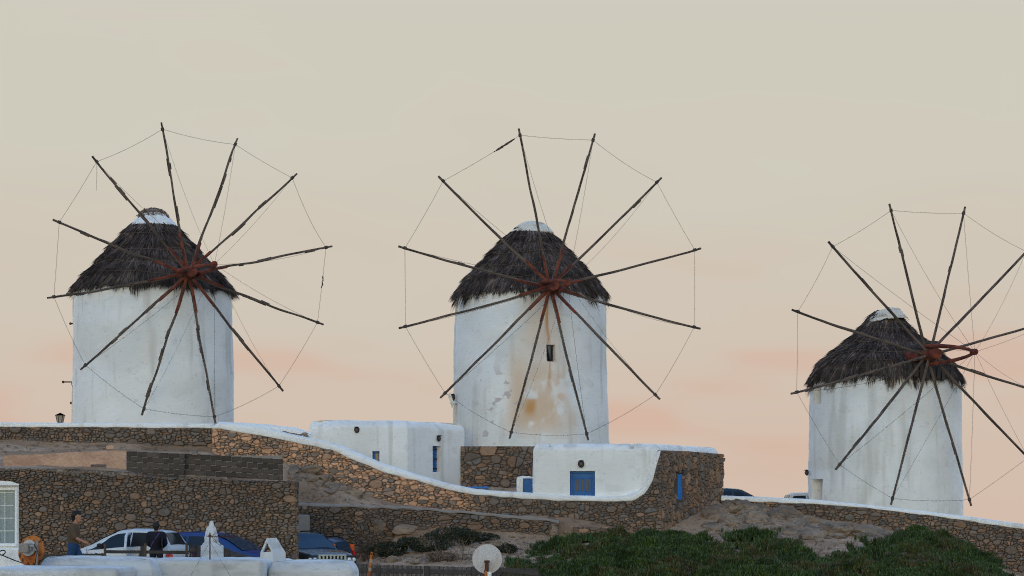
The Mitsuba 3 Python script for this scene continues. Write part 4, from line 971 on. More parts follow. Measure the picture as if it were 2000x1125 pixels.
k = thing('parked_car', 'white hatchback with an open rear side door, a dark sweatshirted person standing at it', 'car')
fwd = np.array([-.945, .327])
def wc_front(bl, bx_):
    for s in (1, -1): bl('headlight', 3.14, s * .60, .74, .24, .12, .085, 'headlight')
    bl('emblem', 2.78, .775, .66, .07, .012, .022, 'galvanised')
def wc_rear(bl, bx_):
    for s in (1, -1): bl('tail_light', .10, s * .66, .60, .13, .10, .19, 'red_lens', 'red tail light')
    bx_('bumper', .03, 0, .42, .14, 1.36, .26, 'car_white')
    bl('aerial', .62, .3, 1.50, .015, .015, .07, 'black')
    for i in range(5): bl('sticker', .60 - i * .035, .786 - .002 * i, .70 + i * .045, .03, .012, .02, 'black')
    bl('fuel_flap', .62, .795, .62, .085, .006, .085, 'car_white')
W3c, sidec, patchc = make_car(k, P(355, 1129, 73.9) + np.array([0, .1, 0]), fwd, 3.55, 1.63,
    [(0, .50), (.04, .86), (.12, .98), (.34, 1.34), (.46, 1.41), (.95, 1.46), (1.45, 1.475), (1.85, 1.43), (2.35, 1.20), (2.72, 1.00), (3.05, .90), (3.30, .78), (3.44, .62), (3.5, .48)],
    [(0, .92), (.6, .97), (2.2, .86), (2.8, .82), (3.5, .6)], 'car_white', (2.66, 1.90), (.13, .36),
    [(1.42, 2.80, 1.36, 2.06, .92), (.42, .78, .55, .80, .8)], .20, .27, wc_rear, wc_front)
for xs_ in (1.385, 2.74):
    q = np.array([[xs_ + (.10 * (z - .35) if xs_ > 2 else 0), .818 - .02 * abs(z - .6), z] for z in np.linspace(.36, .90, 7)]); part(k, 'door_seam', tube(W3c(q), .007, 4), 'black')
q = np.array([[x, .822, .62] for x in np.linspace(.9, 2.7, 8)]); part(k, 'side_strip', tube(W3c(q), .012, 5), 'car_white')
m = bevel_box(.16, .03, .035, .008, (1.62, .815, .80)); m.vertices = W3c(m.vertices); part(k, 'door_handle', m, 'car_white')
m = trimesh.creation.icosphere(2, 1.); m.apply_scale((.09, .10, .07)); m.apply_translation((2.30, .90, .98)); m.vertices = W3c(m.vertices); part(k, 'mirror', m, 'black', 40)
# the opened rear door
hx = 1.36; hinge = W3c(np.array([hx, .80, 0.])); dd_ = np.array([.18, -1., 0]); dd_ = -np.array([fwd[0], fwd[1], 0]) * .28 + np.array([-fwd[1], fwd[0], 0]) * .8; dd_ /= np.linalg.norm(dd_)
def door_pts(a): return np.array([hinge + dd_ * u + np.array([0, 0, z]) for u, z in a])
outer = door_pts([(0, .34), (.80, .34), (.84, .9), (.62, 1.28), (.30, 1.39), (0, 1.38)])
nd_ = np.cross(dd_, [0, 0, 1.])
def slab(pts, t): return trimesh.convex.convex_hull(np.vstack([pts + nd_ * t / 2, pts - nd_ * t / 2]))
patchc('door_opening', sidec(np.linspace(.80, 1.33, 8)[:, None] + np.zeros((1, 4)), np.linspace(.03, .93, 4)[None, :] + np.zeros((8, 1)), 1), 'black')  # black sheet over the closed body, painted shade of the cabin inside
dk = part(k, 'door', slab(outer, .07), 'car_white', label='opened rear side door swung towards the camera')
part(dk, 'window', slab(door_pts([(.07, .95), (.74, .93), (.58, 1.22), (.30, 1.32), (.07, 1.31)]), .086), 'car_glass')

k = thing('parked_car', 'bright blue people carrier behind the two white chimneys', 'car')
make_car(k, P(331, 1139, 76.35), (.915, -.40), 4.0, 1.66,
    [(0, .5), (.05, 1.0), (.16, 1.30), (.30, 1.50), (.6, 1.575), (1.4, 1.585), (1.95, 1.52), (2.45, 1.32), (2.95, 1.03), (3.2, .96), (3.7, .80), (3.92, .62), (4.0, .5)],
    [(0, .98), (1.0, 1.0), (2.6, .92), (3.2, .88), (4.1, .6)], 'car_blue', (2.98, 2.02), (.07, .24),
    [(.28, 1.0, .42, 1.0, .88), (1.08, 2.66, 1.08, 2.14, .90)], .19, .28,
    lambda bl, bx_: [bl('tail_light', .10, s * .72, .85, .1, .1, .2, 'red_lens') for s in (1, -1)], lambda bl, bx_: [bl('headlight', 3.82, s * .62, .70, .2, .14, .09, 'headlight') for s in (1, -1)])

k = thing('parked_car', 'dark teal off-road car with a bright slotted grille, nose out beside the wall corner', 'car')
def jp_front(bl, bx_):
    x = 4.32
    bx_('grille', x - .01, 0, .80, .06, .98, .34, 'chrome', 'bright grille with seven upright slots')
    for i in range(7): bx_('slot', x + .012, (i - 3) * .125, .80, .04, .068, .25, 'black')
    for s in (1, -1):
        bx_('headlight_panel', x - .05, s * .68, .80, .08, .34, .24, 'black')
        bl('headlight', x - .01, s * .60, .80, .03, .07, .07, 'headlight'); bl('headlight', x - .02, s * .76, .80, .03, .07, .07, 'headlight')
    bx_('bumper', x + .02, 0, .52, .16, 1.66, .2, 'black'); bx_('licence_plate', x + .11, 0, .53, .015, .5, .11, 'white_paint')
    bl('wiper', 2.9, .3, 1.19, .04, .3, .012, 'black')
jh = np.array([.47, -.883, 0]); jl = P(646, 1142, 78.4) - jh * 4.2
make_car(k, jl, jh, 4.4, 1.80,
    [(0, .6), (.04, 1.1), (.15, 1.55), (.3, 1.63), (1.6, 1.66), (2.0, 1.63), (2.3, 1.44), (2.86, 1.12), (3.3, 1.10), (4.1, 1.01), (4.3, .94), (4.34, .7), (4.4, .5)],
    [(0, 1.1), (2.8, 1.08), (3.2, 1.02), (4.4, .88)], 'car_dark', (2.84, 2.06), None,
    [(.25, 1.05, .35, 1.05, .85), (1.15, 1.9, 1.15, 1.85, .85), (2.0, 2.6, 1.97, 2.14, .85)], .15, .40, None, jp_front, (.3, 1.9))

k = thing('parked_car', 'dark blue off-road car seen from behind, with tall orange and red tail lights', 'car')
def sv_rear(bl, bx_):
    for s in (1, -1):
        bx_('tail_light', .12, s * .74, 1.36, .12, .12, .22, 'amber_lens', 'orange upper tail light'); bx_('tail_light', .06, s * .76, 1.13, .12, .12, .22, 'red_lens', 'red lower tail light')
    bx_('licence_plate', -.01, .1, .86, .03, .52, .12, 'white_paint')
    bx_('wiper', .02, -.25, 1.08, .03, .5, .02, 'black'); bx_('bumper', -.02, 0, .55, .2, 1.66, .22, 'black')
sh_ = np.array([-.93, .37, 0]); 
make_car(k, P(676, 1147, 84.0), sh_, 4.2, 1.76,
    [(0, .6), (.03, 1.02), (.10, 1.30), (.22, 1.58), (.4, 1.66), (1.6, 1.68), (2.2, 1.62), (2.9, 1.12), (3.9, 1.0), (4.15, .8), (4.2, .6)],
    [(0, 1.04), (2.8, 1.02), (4.2, .9)], 'car_petrol', (2.86, 2.26), (.058, .20), [(.35, .95, .45, .95, .82), (1.05, 1.75, 1.05, 1.75, .84), (1.85, 2.6, 1.85, 2.3, .84)], .14, .40, sv_rear, None, (.4, 2.0))

k = thing('parked_car', 'dark saloon car behind the coping, right of the stone side wall', 'car')
make_car(k, P(1322, 1040 - .56 * F / 103, 103) + np.array([0, 0, -.14]), (1, .12, 0), 4.3, 1.7,
    [(0, .5), (.05, .9), (.7, .98), (1.2, 1.38), (1.5, 1.42), (2.1, 1.41), (2.6, 1.28), (3.15, .98), (4.0, .85), (4.25, .6), (4.3, .5)][:0] or
    [(0, .5), (.06, .85), (.8, .93), (1.25, 1.15), (1.6, 1.40), (2.0, 1.44), (2.55, 1.40), (3.3, 1.02), (3.6, .98), (4.15, .96), (4.25, .6), (4.3, .5)],
    [(0, .88), (3.3, .95), (4.3, .9)], 'car_dark', (1.0, 1.5), (3.26, 2.64), [(1.35, 2.2, 1.6, 2.2, .85), (2.28, 3.1, 2.28, 2.65, .85)], .2, .28)
k = thing('parked_car', 'pale cream car behind the coping, half hidden by the right windmill', 'car')
make_car(k, P(1524, 1040 - .16 * F / 104, 104) + np.array([0, 0, .06]), (-1, .15, 0)[:1] + (.1, 0) if False else (1, .1, 0), 4.2, 1.68,
    [(0, .5), (.04, .92), (.12, 1.0), (.34, 1.38), (.5, 1.44), (1.6, 1.47), (2.2, 1.42), (2.9, 1.0), (3.9, .85), (4.2, .6)],
    [(0, .98), (2.8, .95), (4.2, .8)], 'car_cream', (2.86, 2.26), (.13, .32), [(.30, .95, .42, .95, .86), (1.03, 1.72, 1.03, 1.72, .88), (1.8, 2.66, 1.8, 2.28, .88)], .18, .28)

# ------------------------------------------------------------------ people
def flesh(bones, ref=.03, it=8):
    M = m3.Manifold()
    def ball(c, r): return m3.Manifold.sphere(r, 14).translate(list(map(float, c)))
    for (a, ra), (b, rb) in bones: M = M + m3.Manifold.batch_hull([ball(a, ra), ball(b, rb)])
    M = M.refine_to_length(ref); m = from_man(M); m.merge_vertices()
    trimesh.smoothing.filter_taubin(m, .5, -.53, iterations=it); return m
def person(k, feet, facing, pose, shirt, trousers, hair_m='hair', extra=None, bulk=1.):
    f = np.array([facing[0], facing[1], 0.]); f /= np.linalg.norm(f); s = np.array([-f[1], f[0], 0.]); o = np.asarray(feet, float)
    def B(p): return o + f * p[0] + s * p[1] + np.array([0, 0, p[2]])
    J = {n: B(p) for n, p in pose.items()}
    def bone(a, ra, b, rb): return ((J[a], ra), (J[b], rb))
    hd = J['head']; tilt = f * pose_lean(pose)
    body = [bone('neck', .058, 'head', .062), ((hd + f * .01 + [0, 0, .05], .093), (hd - f * .02 + [0, 0, .07], .095)), ((hd + f * .03 + [0, 0, .01], .074), (hd + f * .055 - [0, 0, .075], .042)), ((hd - [0, 0, .02], .07), (hd + f * .03 - [0, 0, .06], .05)), ((hd + f * .085 + [0, 0, .02], .016), (hd + f * .108 - [0, 0, .015], .018))]
    for e_ in (1, -1): body.append(((hd + s * e_ * .085 + [0, 0, .03], .018), (hd + s * e_ * .088 - [0, 0, .01], .014)))
    body += [bone('neck', .055, 'chest', .11), bone('chest', .12, 'hip', .11)]
    for e_, q in ((1, 'l'), (-1, 'r')):
        body += [bone('chest', .08, q + 'sh', .055), bone(q + 'sh', .052, q + 'el', .042), bone(q + 'el', .042, q + 'wr', .030), bone('hip', .09, q + 'hp', .085), bone(q + 'hp', .082, q + 'kn', .055), bone(q + 'kn', .055, q + 'an', .04), ((J[q + 'an'], .038), (J[q + 'an'] + f * .15 - [0, 0, .05], .03))]
        w_ = J[q + 'wr']; d = w_ - J[q + 'el']; d /= np.linalg.norm(d); palm = w_ + d * .085
        body.append(((w_, .028), (palm, .034)))
        sd = np.cross(d, f); sd /= np.linalg.norm(sd) + 1e-9; sd = np.cross(d, sd)
        for i, l in enumerate((.062, .075, .07, .052)):
            r0 = palm + sd * (i - 1.5) * .020; r1 = r0 + d * l * .55; r2 = r1 + d * l * .35 + np.cross(sd, d) * .02
            body += [((r0, .0095), (r1, .009)), ((r1, .009), (r2, .0075))]
        t0 = w_ + d * .03 - sd * .03; body.append(((t0, .013), (t0 + d * .04 - sd * .025, .010)))
    part(k, 'body', flesh(body, .02, 4), 'skin', True)
    k_ = bulk; sh = [bone('chest', .155 * k_, 'belly', .145 * k_), bone('belly', .145 * k_, 'hip', .14 * k_), ((J['neck'] - [0, 0, .05], .075 * k_), (J['chest'], .15 * k_))]
    for q in 'lr':
        sh += [((J['chest'] + [0, 0, .06], .12 * k_), (J[q + 'sh'], .082 * k_)), bone(q + 'sh', .082 * k_, q + 'el', .066 * k_), bone(q + 'el', .066 * k_, q + 'wr' if extra != 'short' else q + 'el', .045)]
    part(k, 'top', flesh(sh, .03, 6), shirt, True)
    tr = [bone('hip', .142, 'lhp', .115), bone('hip', .142, 'rhp', .115)]
    for q in 'lr': tr += [bone(q + 'hp', .112, q + 'kn', .076), bone(q + 'kn', .076, q + 'an', .062)]
    part(k, 'trousers', flesh(tr, .03, 6), trousers, True)
    for q in 'lr': part(k, 'shoe', flesh([((J[q + 'an'] - [0, 0, .03], .05), (J[q + 'an'] + f * .16 - [0, 0, .045], .038))], .02, 3), 'black', True)
    hr_ = flesh([((hd - f * .03 + [0, 0, .075], .108), (hd + f * .022 + [0, 0, .105], .084)), ((hd - f * .055 + [0, 0, .05], .092), (hd - f * .06 - [0, 0, .035], .066))], .02, 3)
    v = np.array(hr_.vertices); hr_.vertices = v + hr_.vertex_normals * ((meshkit.fbm(v * 22, 2, 3) - .5) * .03)[:, None]
    part(k, 'hair', hr_, hair_m, True); return J, B, f, s
def pose_lean(p): return 0.
k = thing('person', 'person in a dark navy sweatshirt, seen from behind at the open white car door', 'person')
stand = dict(head=(.03, 0, 1.56), neck=(0, 0, 1.44), chest=(0, 0, 1.25), belly=(0, 0, 1.05), hip=(0, 0, .93), lsh=(0, .20, 1.36), rsh=(0, -.20, 1.36), lel=(.05, .25, 1.10), rel=(.05, -.26, 1.10), lwr=(.27, .16, .98), rwr=(.27, -.15, 1.0), lhp=(0, .10, .88), rhp=(0, -.10, .88), lkn=(.02, .11, .48), rkn=(.03, -.11, .48), lan=(-.02, .12, .08), ran=(0, -.12, .08))
J, B, f_, s_ = person(k, P(305, 1134.0, 72.6), (.10, 1.), stand, 'navy_cloth', 'navy_cloth', bulk=1.22)
q = [B((-.10, -.12, 1.41)), B((-.165, -.06, 1.30)), B((-.17, .04, 1.15)), B((-.16, .12, 1.02))]
part(k, 'strap', tube(q, .018, 6), 'purple_cloth')
k = thing('person', 'person in a khaki brown top and blue jeans walking to the right', 'person')
walk = dict(head=(.09, 0, 1.60), neck=(.05, 0, 1.47), chest=(.02, 0, 1.27), belly=(0, 0, 1.07), hip=(0, 0, .94), lsh=(.02, .18, 1.39), rsh=(.02, -.18, 1.39), lel=(-.16, .24, 1.14), rel=(.10, -.25, 1.12), lwr=(-.10, .24, .90), rwr=(.31, -.20, 1.02), lhp=(0, .09, .89), rhp=(0, -.09, .89), lkn=(.22, .10, .52), rkn=(-.06, -.09, .48), lan=(.30, .10, .11), ran=(-.38, -.09, .16))
person(k, P(143, 1139.5, 60.), (1., -.08), walk, 'khaki_cloth', 'jeans', extra='short')

# ------------------------------------------------------------------ foreground roofs, chimneys, aerials
def roof_block(label, px0, px1, top, Y0, Y1, rnd, seed, slope=0.):
    k = thing('white_roof', label, 'roof')
    x0, x1 = PX(px0, Y0), PX(px1, Y0); zt = PZ(top, Y0)
    m = rounded_prism([(x0, Y0), (x1, Y0), (x1, Y1), (x0, Y1)], -4.2, zt - rnd, zt, rnd, .12, 260, seed, .02)
    v = np.array(m.vertices); v[:, 2] += (v[:, 0] - x0) * slope * (v[:, 2] > -3); m.vertices = v
    part(k, 'plaster', m, 'plaster_dim_grimy', 40); return k
roof_block('nearest low white rounded roof at the lower left corner', -60, 230, 1110, 46, 48.4, .10, 41)
roof_block('white barrel shaped roof behind the rusty dish, in front of the wooden fence', 74, 300, 1087.5, 49.4, 51.6, .26, 42, -.02)
roof_block('cream white flat roof carrying the pointed chimney and the aerial', 252, 512, 1093.5, 50.6, 54.5, .08, 43)
roof_block('white rounded roof end on the right, below the gabled chimney', 522, 690, 1096.5, 51.6, 53.8, .24, 44)
k = thing('chimney', 'white square chimney block with a rough pointed plaster finial', 'chimney')
c = P(414, 1096, 52.4); s = 52.4 / F; hb = 31 * s
m = rounded_prism([c[:2] + np.array(p) for p in ((-23 * s, .02), (2.5 * s, -.24), (23 * s, .02), (-1 * s, .30))], c[2] - .2, c[2] + hb - .015, c[2] + hb, .015, .012, 90, 2, .008)
part(k, 'base', m, 'plaster_dim_grimy', 35)
z = c[2] + hb
m = revolve_rz([(17 * s, z - .02), (16 * s, z + 2 * s), (13 * s, z + 7 * s), (13.5 * s, z + 14 * s), (13 * s, z + 20 * s), (11.2 * s, z + 28 * s), (9 * s, z + 34 * s), (5.6 * s, z + 38 * s), (4.6 * s, z + 43 * s), (3 * s, z + 46.5 * s), (.001, z + 47.5 * s)], 40, (c[0] - 1 * s, c[1] + .02, 0))
m = disp(m, .035, 7, 4); part(k, 'finial', m, 'plaster_dim_grimy', 45, label='rough white pointed plaster finial')
k = thing('chimney', 'white gabled chimney with a triangular smoke opening', 'chimney')
Yc = 52.6; s = Yc / F
bl, br, rr_ = np.array([PX(508, Yc), Yc]), np.array([PX(533.5, Yc - .05), Yc - .05]), np.array([PX(558, Yc + .32), Yc + .32])
zb_, ze, zr = PZ(1130, Yc), PZ(1080, Yc), PZ(1050.5, Yc)
d1 = br - bl; d2 = rr_ - br; bk = bl + d2; mid = (bl + br) / 2; mb = mid + d2
hull = trimesh.convex.convex_hull(np.array([[*bl, zb_], [*br, zb_], [*rr_, zb_], [*bk, zb_], [*bl, ze], [*br, ze], [*rr_, ze], [*bk, ze], [*(mid + d2 * .02), zr], [*(mb - d2 * .22), zr]]))
n1 = np.array([d1[1], -d1[0]]) / np.linalg.norm(d1)
def fp(t, z, o): return [*(bl + d1 * t + n1 * o), z]
hole = trimesh.convex.convex_hull(np.array([fp(t, z, o) for t, z in ((.17, ze + .015), (.86, ze + .02), (.53, zr - .09)) for o in (.1, -.30)]))
M = to_man(hull) - to_man(hole); M = M.refine_to_length(.05); m = from_man(M); v = np.array(m.vertices); m.vertices = v + ((meshkit.fbm(v * 5, 3, 4) - .5) * .02)[:, None]
part(k, 'stack', m, 'plaster_dim_grimy', 30)
part(k, 'stone', boulder(np.random.default_rng(3), (.10, .05, .03), np.array([*(bl + d1 * .6 - n1 * .08), ze + .04]), 16, 0), 'board')

k = thing('white_building', 'white wall with a tall curtained lattice window at the left edge', 'house')
Yb = 51.5
wall = trimesh.creation.extrude_polygon(Polygon([(PX(36, Yb) - 3, Yb + .02), (PX(36, Yb), Yb + .02), (PX(35, Yb + 1.2), Yb + 1.2), (PX(36, Yb) - 3, Yb + 1.2)]), PZ(946, Yb) + 4.2); wall.apply_translation([0, 0, -4.2])
wl = cut(wall, [trimesh.creation.box((.62, .3, PZ(953, Yb) - PZ(1066, Yb)), trimesh.transformations.translation_matrix((PX(1, Yb), Yb, (PZ(953, Yb) + PZ(1066, Yb)) / 2)))])
part(k, 'wall', wl, 'plaster', 35)
lowp = bevel_box(1.6, .5, PZ(1071, Yb - .5) + 4.2, .03, (PX(45, Yb - .5) - .8, Yb - .25, (PZ(1071, Yb - .5) - 4.2) / 2)); part(k, 'low_wall', lowp, 'plaster', 35)
part(k, 'cornice', trimesh.convex.convex_hull(np.array([P(a, b, y) for y in (Yb - .14, Yb + .5) for a, b in ((-60, 936), (20, 940), (37.5, 945.5), (36.5, 948), (-60, 948))])), 'white_paint')
zt_, zb2 = PZ(952, Yb), PZ(1067, Yb)
w_ = part(k, 'window', cat([bevel_box(.05, .07, zt_ - zb2, .008, (PX(31, Yb), Yb + .02, (zt_ + zb2) / 2)), bevel_box(.66, .066, .06, .008, (PX(1.5, Yb), Yb + .02, zt_ - .03)), bevel_box(.66, .10, .07, .008, (PX(1.5, Yb), Yb + .01, zb2 + .03))]), 'white_paint', label='white window frame with a lattice of thin bars')
part(w_, 'pane', bevel_box(.60, .01, zt_ - zb2 - .1, .002, (PX(-1, Yb), Yb + .06, (zt_ + zb2) / 2)), 'curtain_glass')
for py in (962, 987, 1012, 1037): part(w_, 'glazing_bar', bevel_box(.58, .016, .013, .003, (PX(0, Yb), Yb + .043, PZ(py, Yb))), 'white_paint')
for px in (9, -14): part(w_, 'glazing_bar', bevel_box(.013, .014, zt_ - zb2 - .1, .003, (PX(px, Yb), Yb + .041, (zt_ + zb2) / 2)), 'white_paint')

def dish(k, c, axis, R, depth, m_in, n=40):
    a = np.asarray(axis, float); a /= np.linalg.norm(a); e1 = np.cross(a, [0, 0, 1.]); e1 /= np.linalg.norm(e1); e2 = np.cross(e1, a)
    th = np.arange(n) * 2 * np.pi / n; rows = []
    for r, o in [(.001, 0), (.25, .0), (.5, 0), (.75, 0), (.97, 0), (1., .006), (1., -.012), (.97, -.014), (.5, -.014), (.001, -.014)]:
        z = -depth * r * r
        rows.append(c + (np.cos(th)[:, None] * e1 + np.sin(th)[:, None] * e2) * r * R + a * (z + o))
    m = grid_mesh(np.stack(rows, 1), True); m.fix_normals(); part(k, 'reflector', m, m_in, 40); return a, e1, e2
k = thing('satellite_dish', 'rusty orange satellite dish with a grey mount box, beside the white window building', 'satellite dish')
Yd = 48.9; c = P(57.5, 1075, Yd)
a, e1, e2 = dish(k, c, (-.42, -.88, .16), .31, .06, 'rust')
e1 = np.array([1, 0, 0.]);
part(k, 'back_plate', tube([c + a * .05 + np.array([.02, 0, .04]), c + a * .07 + np.array([.02, 0, .04])], .165, 24), 'plaster_dim_grimy', 30)
part(k, 'mount_box', bevel_box(.19, .16, .19, .02, P(47.5, 1070.5, Yd - .25), -.1), 'cement')
part(k, 'bracket', cat([bevel_box(.16, .05, .05, .008, P(64, 1066, Yd - .25)), bevel_box(.10, .05, .04, .008, P(70, 1074, Yd - .27)), bevel_box(.05, .06, .14, .008, P(60, 1068, Yd - .2))]), 'galvanised')
part(k, 'pole', tube([P(72, 1055, Yd - .2), P(72.5, 1072, Yd - .2), P(71, 1116, Yd - .2)], .026, 10), 'galvanised', 40)
part(k, 'arm', tube([P(53, 1085, Yd - .06), P(56.5, 1095, Yd - .12), P(63.5, 1109, Yd - .2)], .013, 7), 'rust')
part(k, 'cable', tube([P(66, 1062, Yd - .3), P(73, 1076, Yd - .34), P(70, 1092, Yd - .3), P(67, 1112, Yd - .28)], .010, 6), 'black')
part(k, 'lamp_stub', tube([P(77, 1100, Yd - .2), P(78.5, 1094, Yd - .2)], [.012, .024], 8), 'black')
k = thing('cable', 'thick black cable sagging with a loop across the lower left white wall', 'cable')
t = np.linspace(0, 2 * np.pi, 18)
lp = [P(4 + 6.5 * math.cos(x), 1079.5 + 4.5 * math.sin(x) - 1.5 * math.cos(x), 50.3) for x in t]
put(k, tube([P(-20, 1066, 50.4), P(-6, 1078, 50.35)] + lp[9:] + lp[:9] + [P(8, 1086, 50.3), P(30, 1095, 50.2), P(60, 1105, 49.5), P(82, 1111, 49), P(96, 1113.5, 48.8)], .012, 6), 'black')
DISH = P(951.5, 1091.5, 55.)
k = thing('satellite_dish', 'white round satellite dish with rusty rim and bracket, above the wooden fence at the bottom', 'satellite dish')
a, e1, e2 = dish(k, DISH, (.05, -1, .10), .335, .03, 'dish_white')
part(k, 'bracket', cat([bevel_box(.12, .08, .06, .01, P(951, 1097, 54.85)), bevel_box(.085, .10, .17, .015, P(951, 1107, 54.8)), bevel_box(.11, .07, .05, .01, P(950, 1116, 54.85))]), 'rust_dark')
part(k, 'pole', tube([P(949, 1112, 54.8), P(949, 1200, 54.8)], .03, 8), 'rust')
part(k, 'junction_box', bevel_box(.09, .06, .12, .008, P(956, 1122, 54.7)), 'white_paint')

k = thing('aerial', 'rusty television aerial pole with a sideways comb of short rods, on the cream roof', 'aerial')
Ya = 50.8; pt = P(410, 1040, Ya)
part(k, 'pole', tube([pt, P(410, 1070, Ya), P(410.5, 1180, Ya)], .014, 8), 'rust_dark', 40)
part(k, 'boom', tube([P(403, 1047, Ya), P(412, 1048, Ya - .02), P(462, 1048.5, Ya + .25)], .007, 5), 'rust_dark')
part(k, 'clamp', bevel_box(.06, .06, .06, .01, P(410, 1047, Ya)), 'rust_dark')
rng = np.random.default_rng(8)
for i in range(11):
    q = P(418 + i * 4.2, 1048.3, Ya + .02 + i * .022); r = .045 - .002 * i
    part(k, 'rod', tube([q + np.array([-.012, -r * 2, r]), q + np.array([.012, r * 2, -r])], .004, 4), 'rust_dark')
part(k, 'reflector', cat([tube([P(414, 1049, Ya), P(421, 1038.5, Ya)], .005, 4), tube([P(414, 1049, Ya), P(424, 1060, Ya)], .005, 4), tube([P(418, 1044, Ya), P(424, 1041, Ya - .3)], .004, 4), tube([P(418, 1054, Ya), P(426, 1057, Ya - .3)], .004, 4), tube([P(416, 1056, Ya), P(432, 1066, Ya)], .004, 4)]), 'rust_dark')
for a, b in ((372, 1125), (450, 1126)): part(k, 'guy_wire', tube([P(410, 1058, Ya), P(a, b, Ya - .4)], .0035, 4, False), 'wire')

# ------------------------------------------------------------------ wooden fences
def fence(label, runs, Y, seed, rails=True, posts=(), m_in='grey_wood', pw=.028, gap=.006):
    k = thing('wooden_fence', label, 'fence'); rng = np.random.default_rng(seed)
    for (x0, y0), (x1, y1), hgt, jag in runs:
        n = max(2, int(abs(x1 - x0) * Y / F / (pw + gap))); ms = []
        for i in range(n):
            t = (i + .5) / n; c = P(x0 + (x1 - x0) * t, y0 + (y1 - y0) * t, Y); c[2] += rng.uniform(-jag, jag * .4); h = hgt * rng.uniform(.97, 1.0)
            ms.append(bevel_box(pw * rng.uniform(.8, 1.15), .02, h, .006, c - np.array([0, rng.uniform(0, .012), h / 2])))
        part(k, 'palings', cat(ms), m_in, kind='stuff')
    for (x0, y0), (x1, y1), th in (rails or ()):
        a, b = P(x0, y0, Y - .035), P(x1, y1, Y - .035); L = np.linalg.norm(b - a)
        m = bevel_box(L, .035, th, .008); m.apply_transform(trimesh.transformations.rotation_matrix(-math.atan2(b[2] - a[2], b[0] - a[0]), [0, 1, 0])); m.apply_translation((a + b) / 2)
        part(k, 'rail', m, 'grey_wood')
    for px, y0, wd in posts: 
        h = 1.2; part(k, 'post', bevel_box(wd, .07, h, .012, P(px, y0, Y - .055) - np.array([0, 0, h / 2])), 'brown_wood' if wd < .08 else 'grey_wood')
    return k
fence('weathered grey wooden fence with jagged palings and a long rail before the white car', [((80, 1082), (205, 1079.5), .9, .02), ((368, 1063.5), (390, 1064.5), 1.1, .015)], 64, 5,
    rails=[((80, 1088.5), (207, 1086), .13), ((203, 1077.5), (368, 1079), .085), ((368, 1074), (389, 1074.5), .11), ((368, 1090), (389, 1090), .1), ((265, 1098), (280, 1075), .07)], posts=[(205, 1062, .055), (284, 1061, .055), (108.5, 1067, .05), (278, 1066, .1), (364.5, 1060, .06), (387.5, 1066, .09)])
fence('short sloping wooden fence panel between the two white chimneys', [((437, 1071), (507, 1090), .9, .01)], 63, 6, rails=[((437, 1083), (507, 1099), .14)], posts=[(443, 1071, .11)])
fence('dark low wooden fence along the bottom edge, under the weeds', [((672, 1100), (800, 1104.5), .6, .012), ((800, 1104.5), (1052, 1110), .6, .012)], 66, 7,
    rails=[((672, 1113), (826, 1116), .13), ((830, 1116), (980, 1119), .13), ((975, 1113), (1052, 1121), .11)], posts=[(738, 1105, .14), (834, 1105, .14), (926, 1106, .12), (973, 1106, .1)])
k = thing('marker_post', 'thin rusty red post with two pale bands, leaning in front of the fence', 'post')
Yq = 62.; a, b = P(719, 1135, Yq), P(726.5, 1078, Yq)
part(k, 'post', tube([a, b], .036, 10), 'rust', 40)
for py in (1096, 1112):
    t = (1135 - py) / 57.; c = a + (b - a) * t; part(k, 'band', tube([c - [0, 0, .045], c + [0.006, 0, .045]], .040, 10), 'board')

# ------------------------------------------------------------------ rocks, green cover, weeds
def hit(px, py, Y0=66., Y1=95.):
    Y = np.linspace(Y0, Y1, 240); g = ground_z(PX(px, Y), Y); z = PZ(py, Y); b = np.nonzero(g >= z)[0]
    i = b[0] if len(b) else len(Y) - 1
    return np.array([PX(px, Y[i]), Y[i], g[i]])
def outcrop(name, label, poly, n, sizes, seed, big=()):
    rng = np.random.default_rng(seed); pg = Polygon(poly); x0, y0, x1, y1 = pg.bounds; ms = []
    while len(ms) < n:
        q = (rng.uniform(x0, x1), rng.uniform(y0, y1))
        if not pg.contains(Point(q)): continue
        s = rng.uniform(*sizes); p = hit(*q); ms.append(boulder(rng, (s * rng.uniform(.9, 1.9), s * rng.uniform(.7, 1.2), s * rng.uniform(.4, .75)), p - [0, -.15, s * .12], 24, 3 if s > .35 else 2, .10))
    for px, py, s in big: ms.append(boulder(rng, np.array(s), hit(px, py) + [0, .1, 0], 30, 3, .10))
    k = key_for(name); put(k, cat(ms), 'rock', False); labels[k] = {'label': label, 'kind': 'structure'}
outcrop('rock_outcrop', 'weathered grey brown rock outcrop below the right boundary wall', [(1408, 978), (1490, 982), (1545, 1000), (1640, 1028), (1750, 1046), (1740, 1056), (1650, 1052), (1560, 1056), (1480, 1052), (1405, 1050), (1390, 1000)], 95, (.18, .62), 51,
    [(1440, 995, (1.0, .5, .45)), (1480, 1020, (.9, .6, .5)), (1535, 1015, (.8, .6, .55)), (1625, 1040, (1.0, .5, .45)), (1700, 1046, (1.1, .5, .4)), (1425, 1030, (.7, .6, .5)), (1392, 970, (.42, .5, .6)), (1398, 1010, (.6, .5, .6))])
outcrop('rock_outcrop', 'pale ochre bedrock showing in the bank below the sweeping wall', [(560, 918), (610, 925), (660, 948), (720, 975), (700, 982), (640, 960), (580, 940)], 14, (.2, .42), 52, [(600, 925, (.8, .5, .22)), (640, 938, (.7, .4, .3)), (690, 968, (.5, .4, .25))])
rng = np.random.default_rng(61); ms = []
for i in range(260):
    q = (rng.uniform(870, 1110), rng.uniform(1048, 1098)) if i < 190 else (rng.uniform(740, 930), rng.uniform(1085, 1100)); s = rng.uniform(.03, .11) * (1.8 if rng.random() < .08 else 1)
    ms.append(boulder(rng, (s * 1.5, s, s * .7), hit(*q), 12, 0))
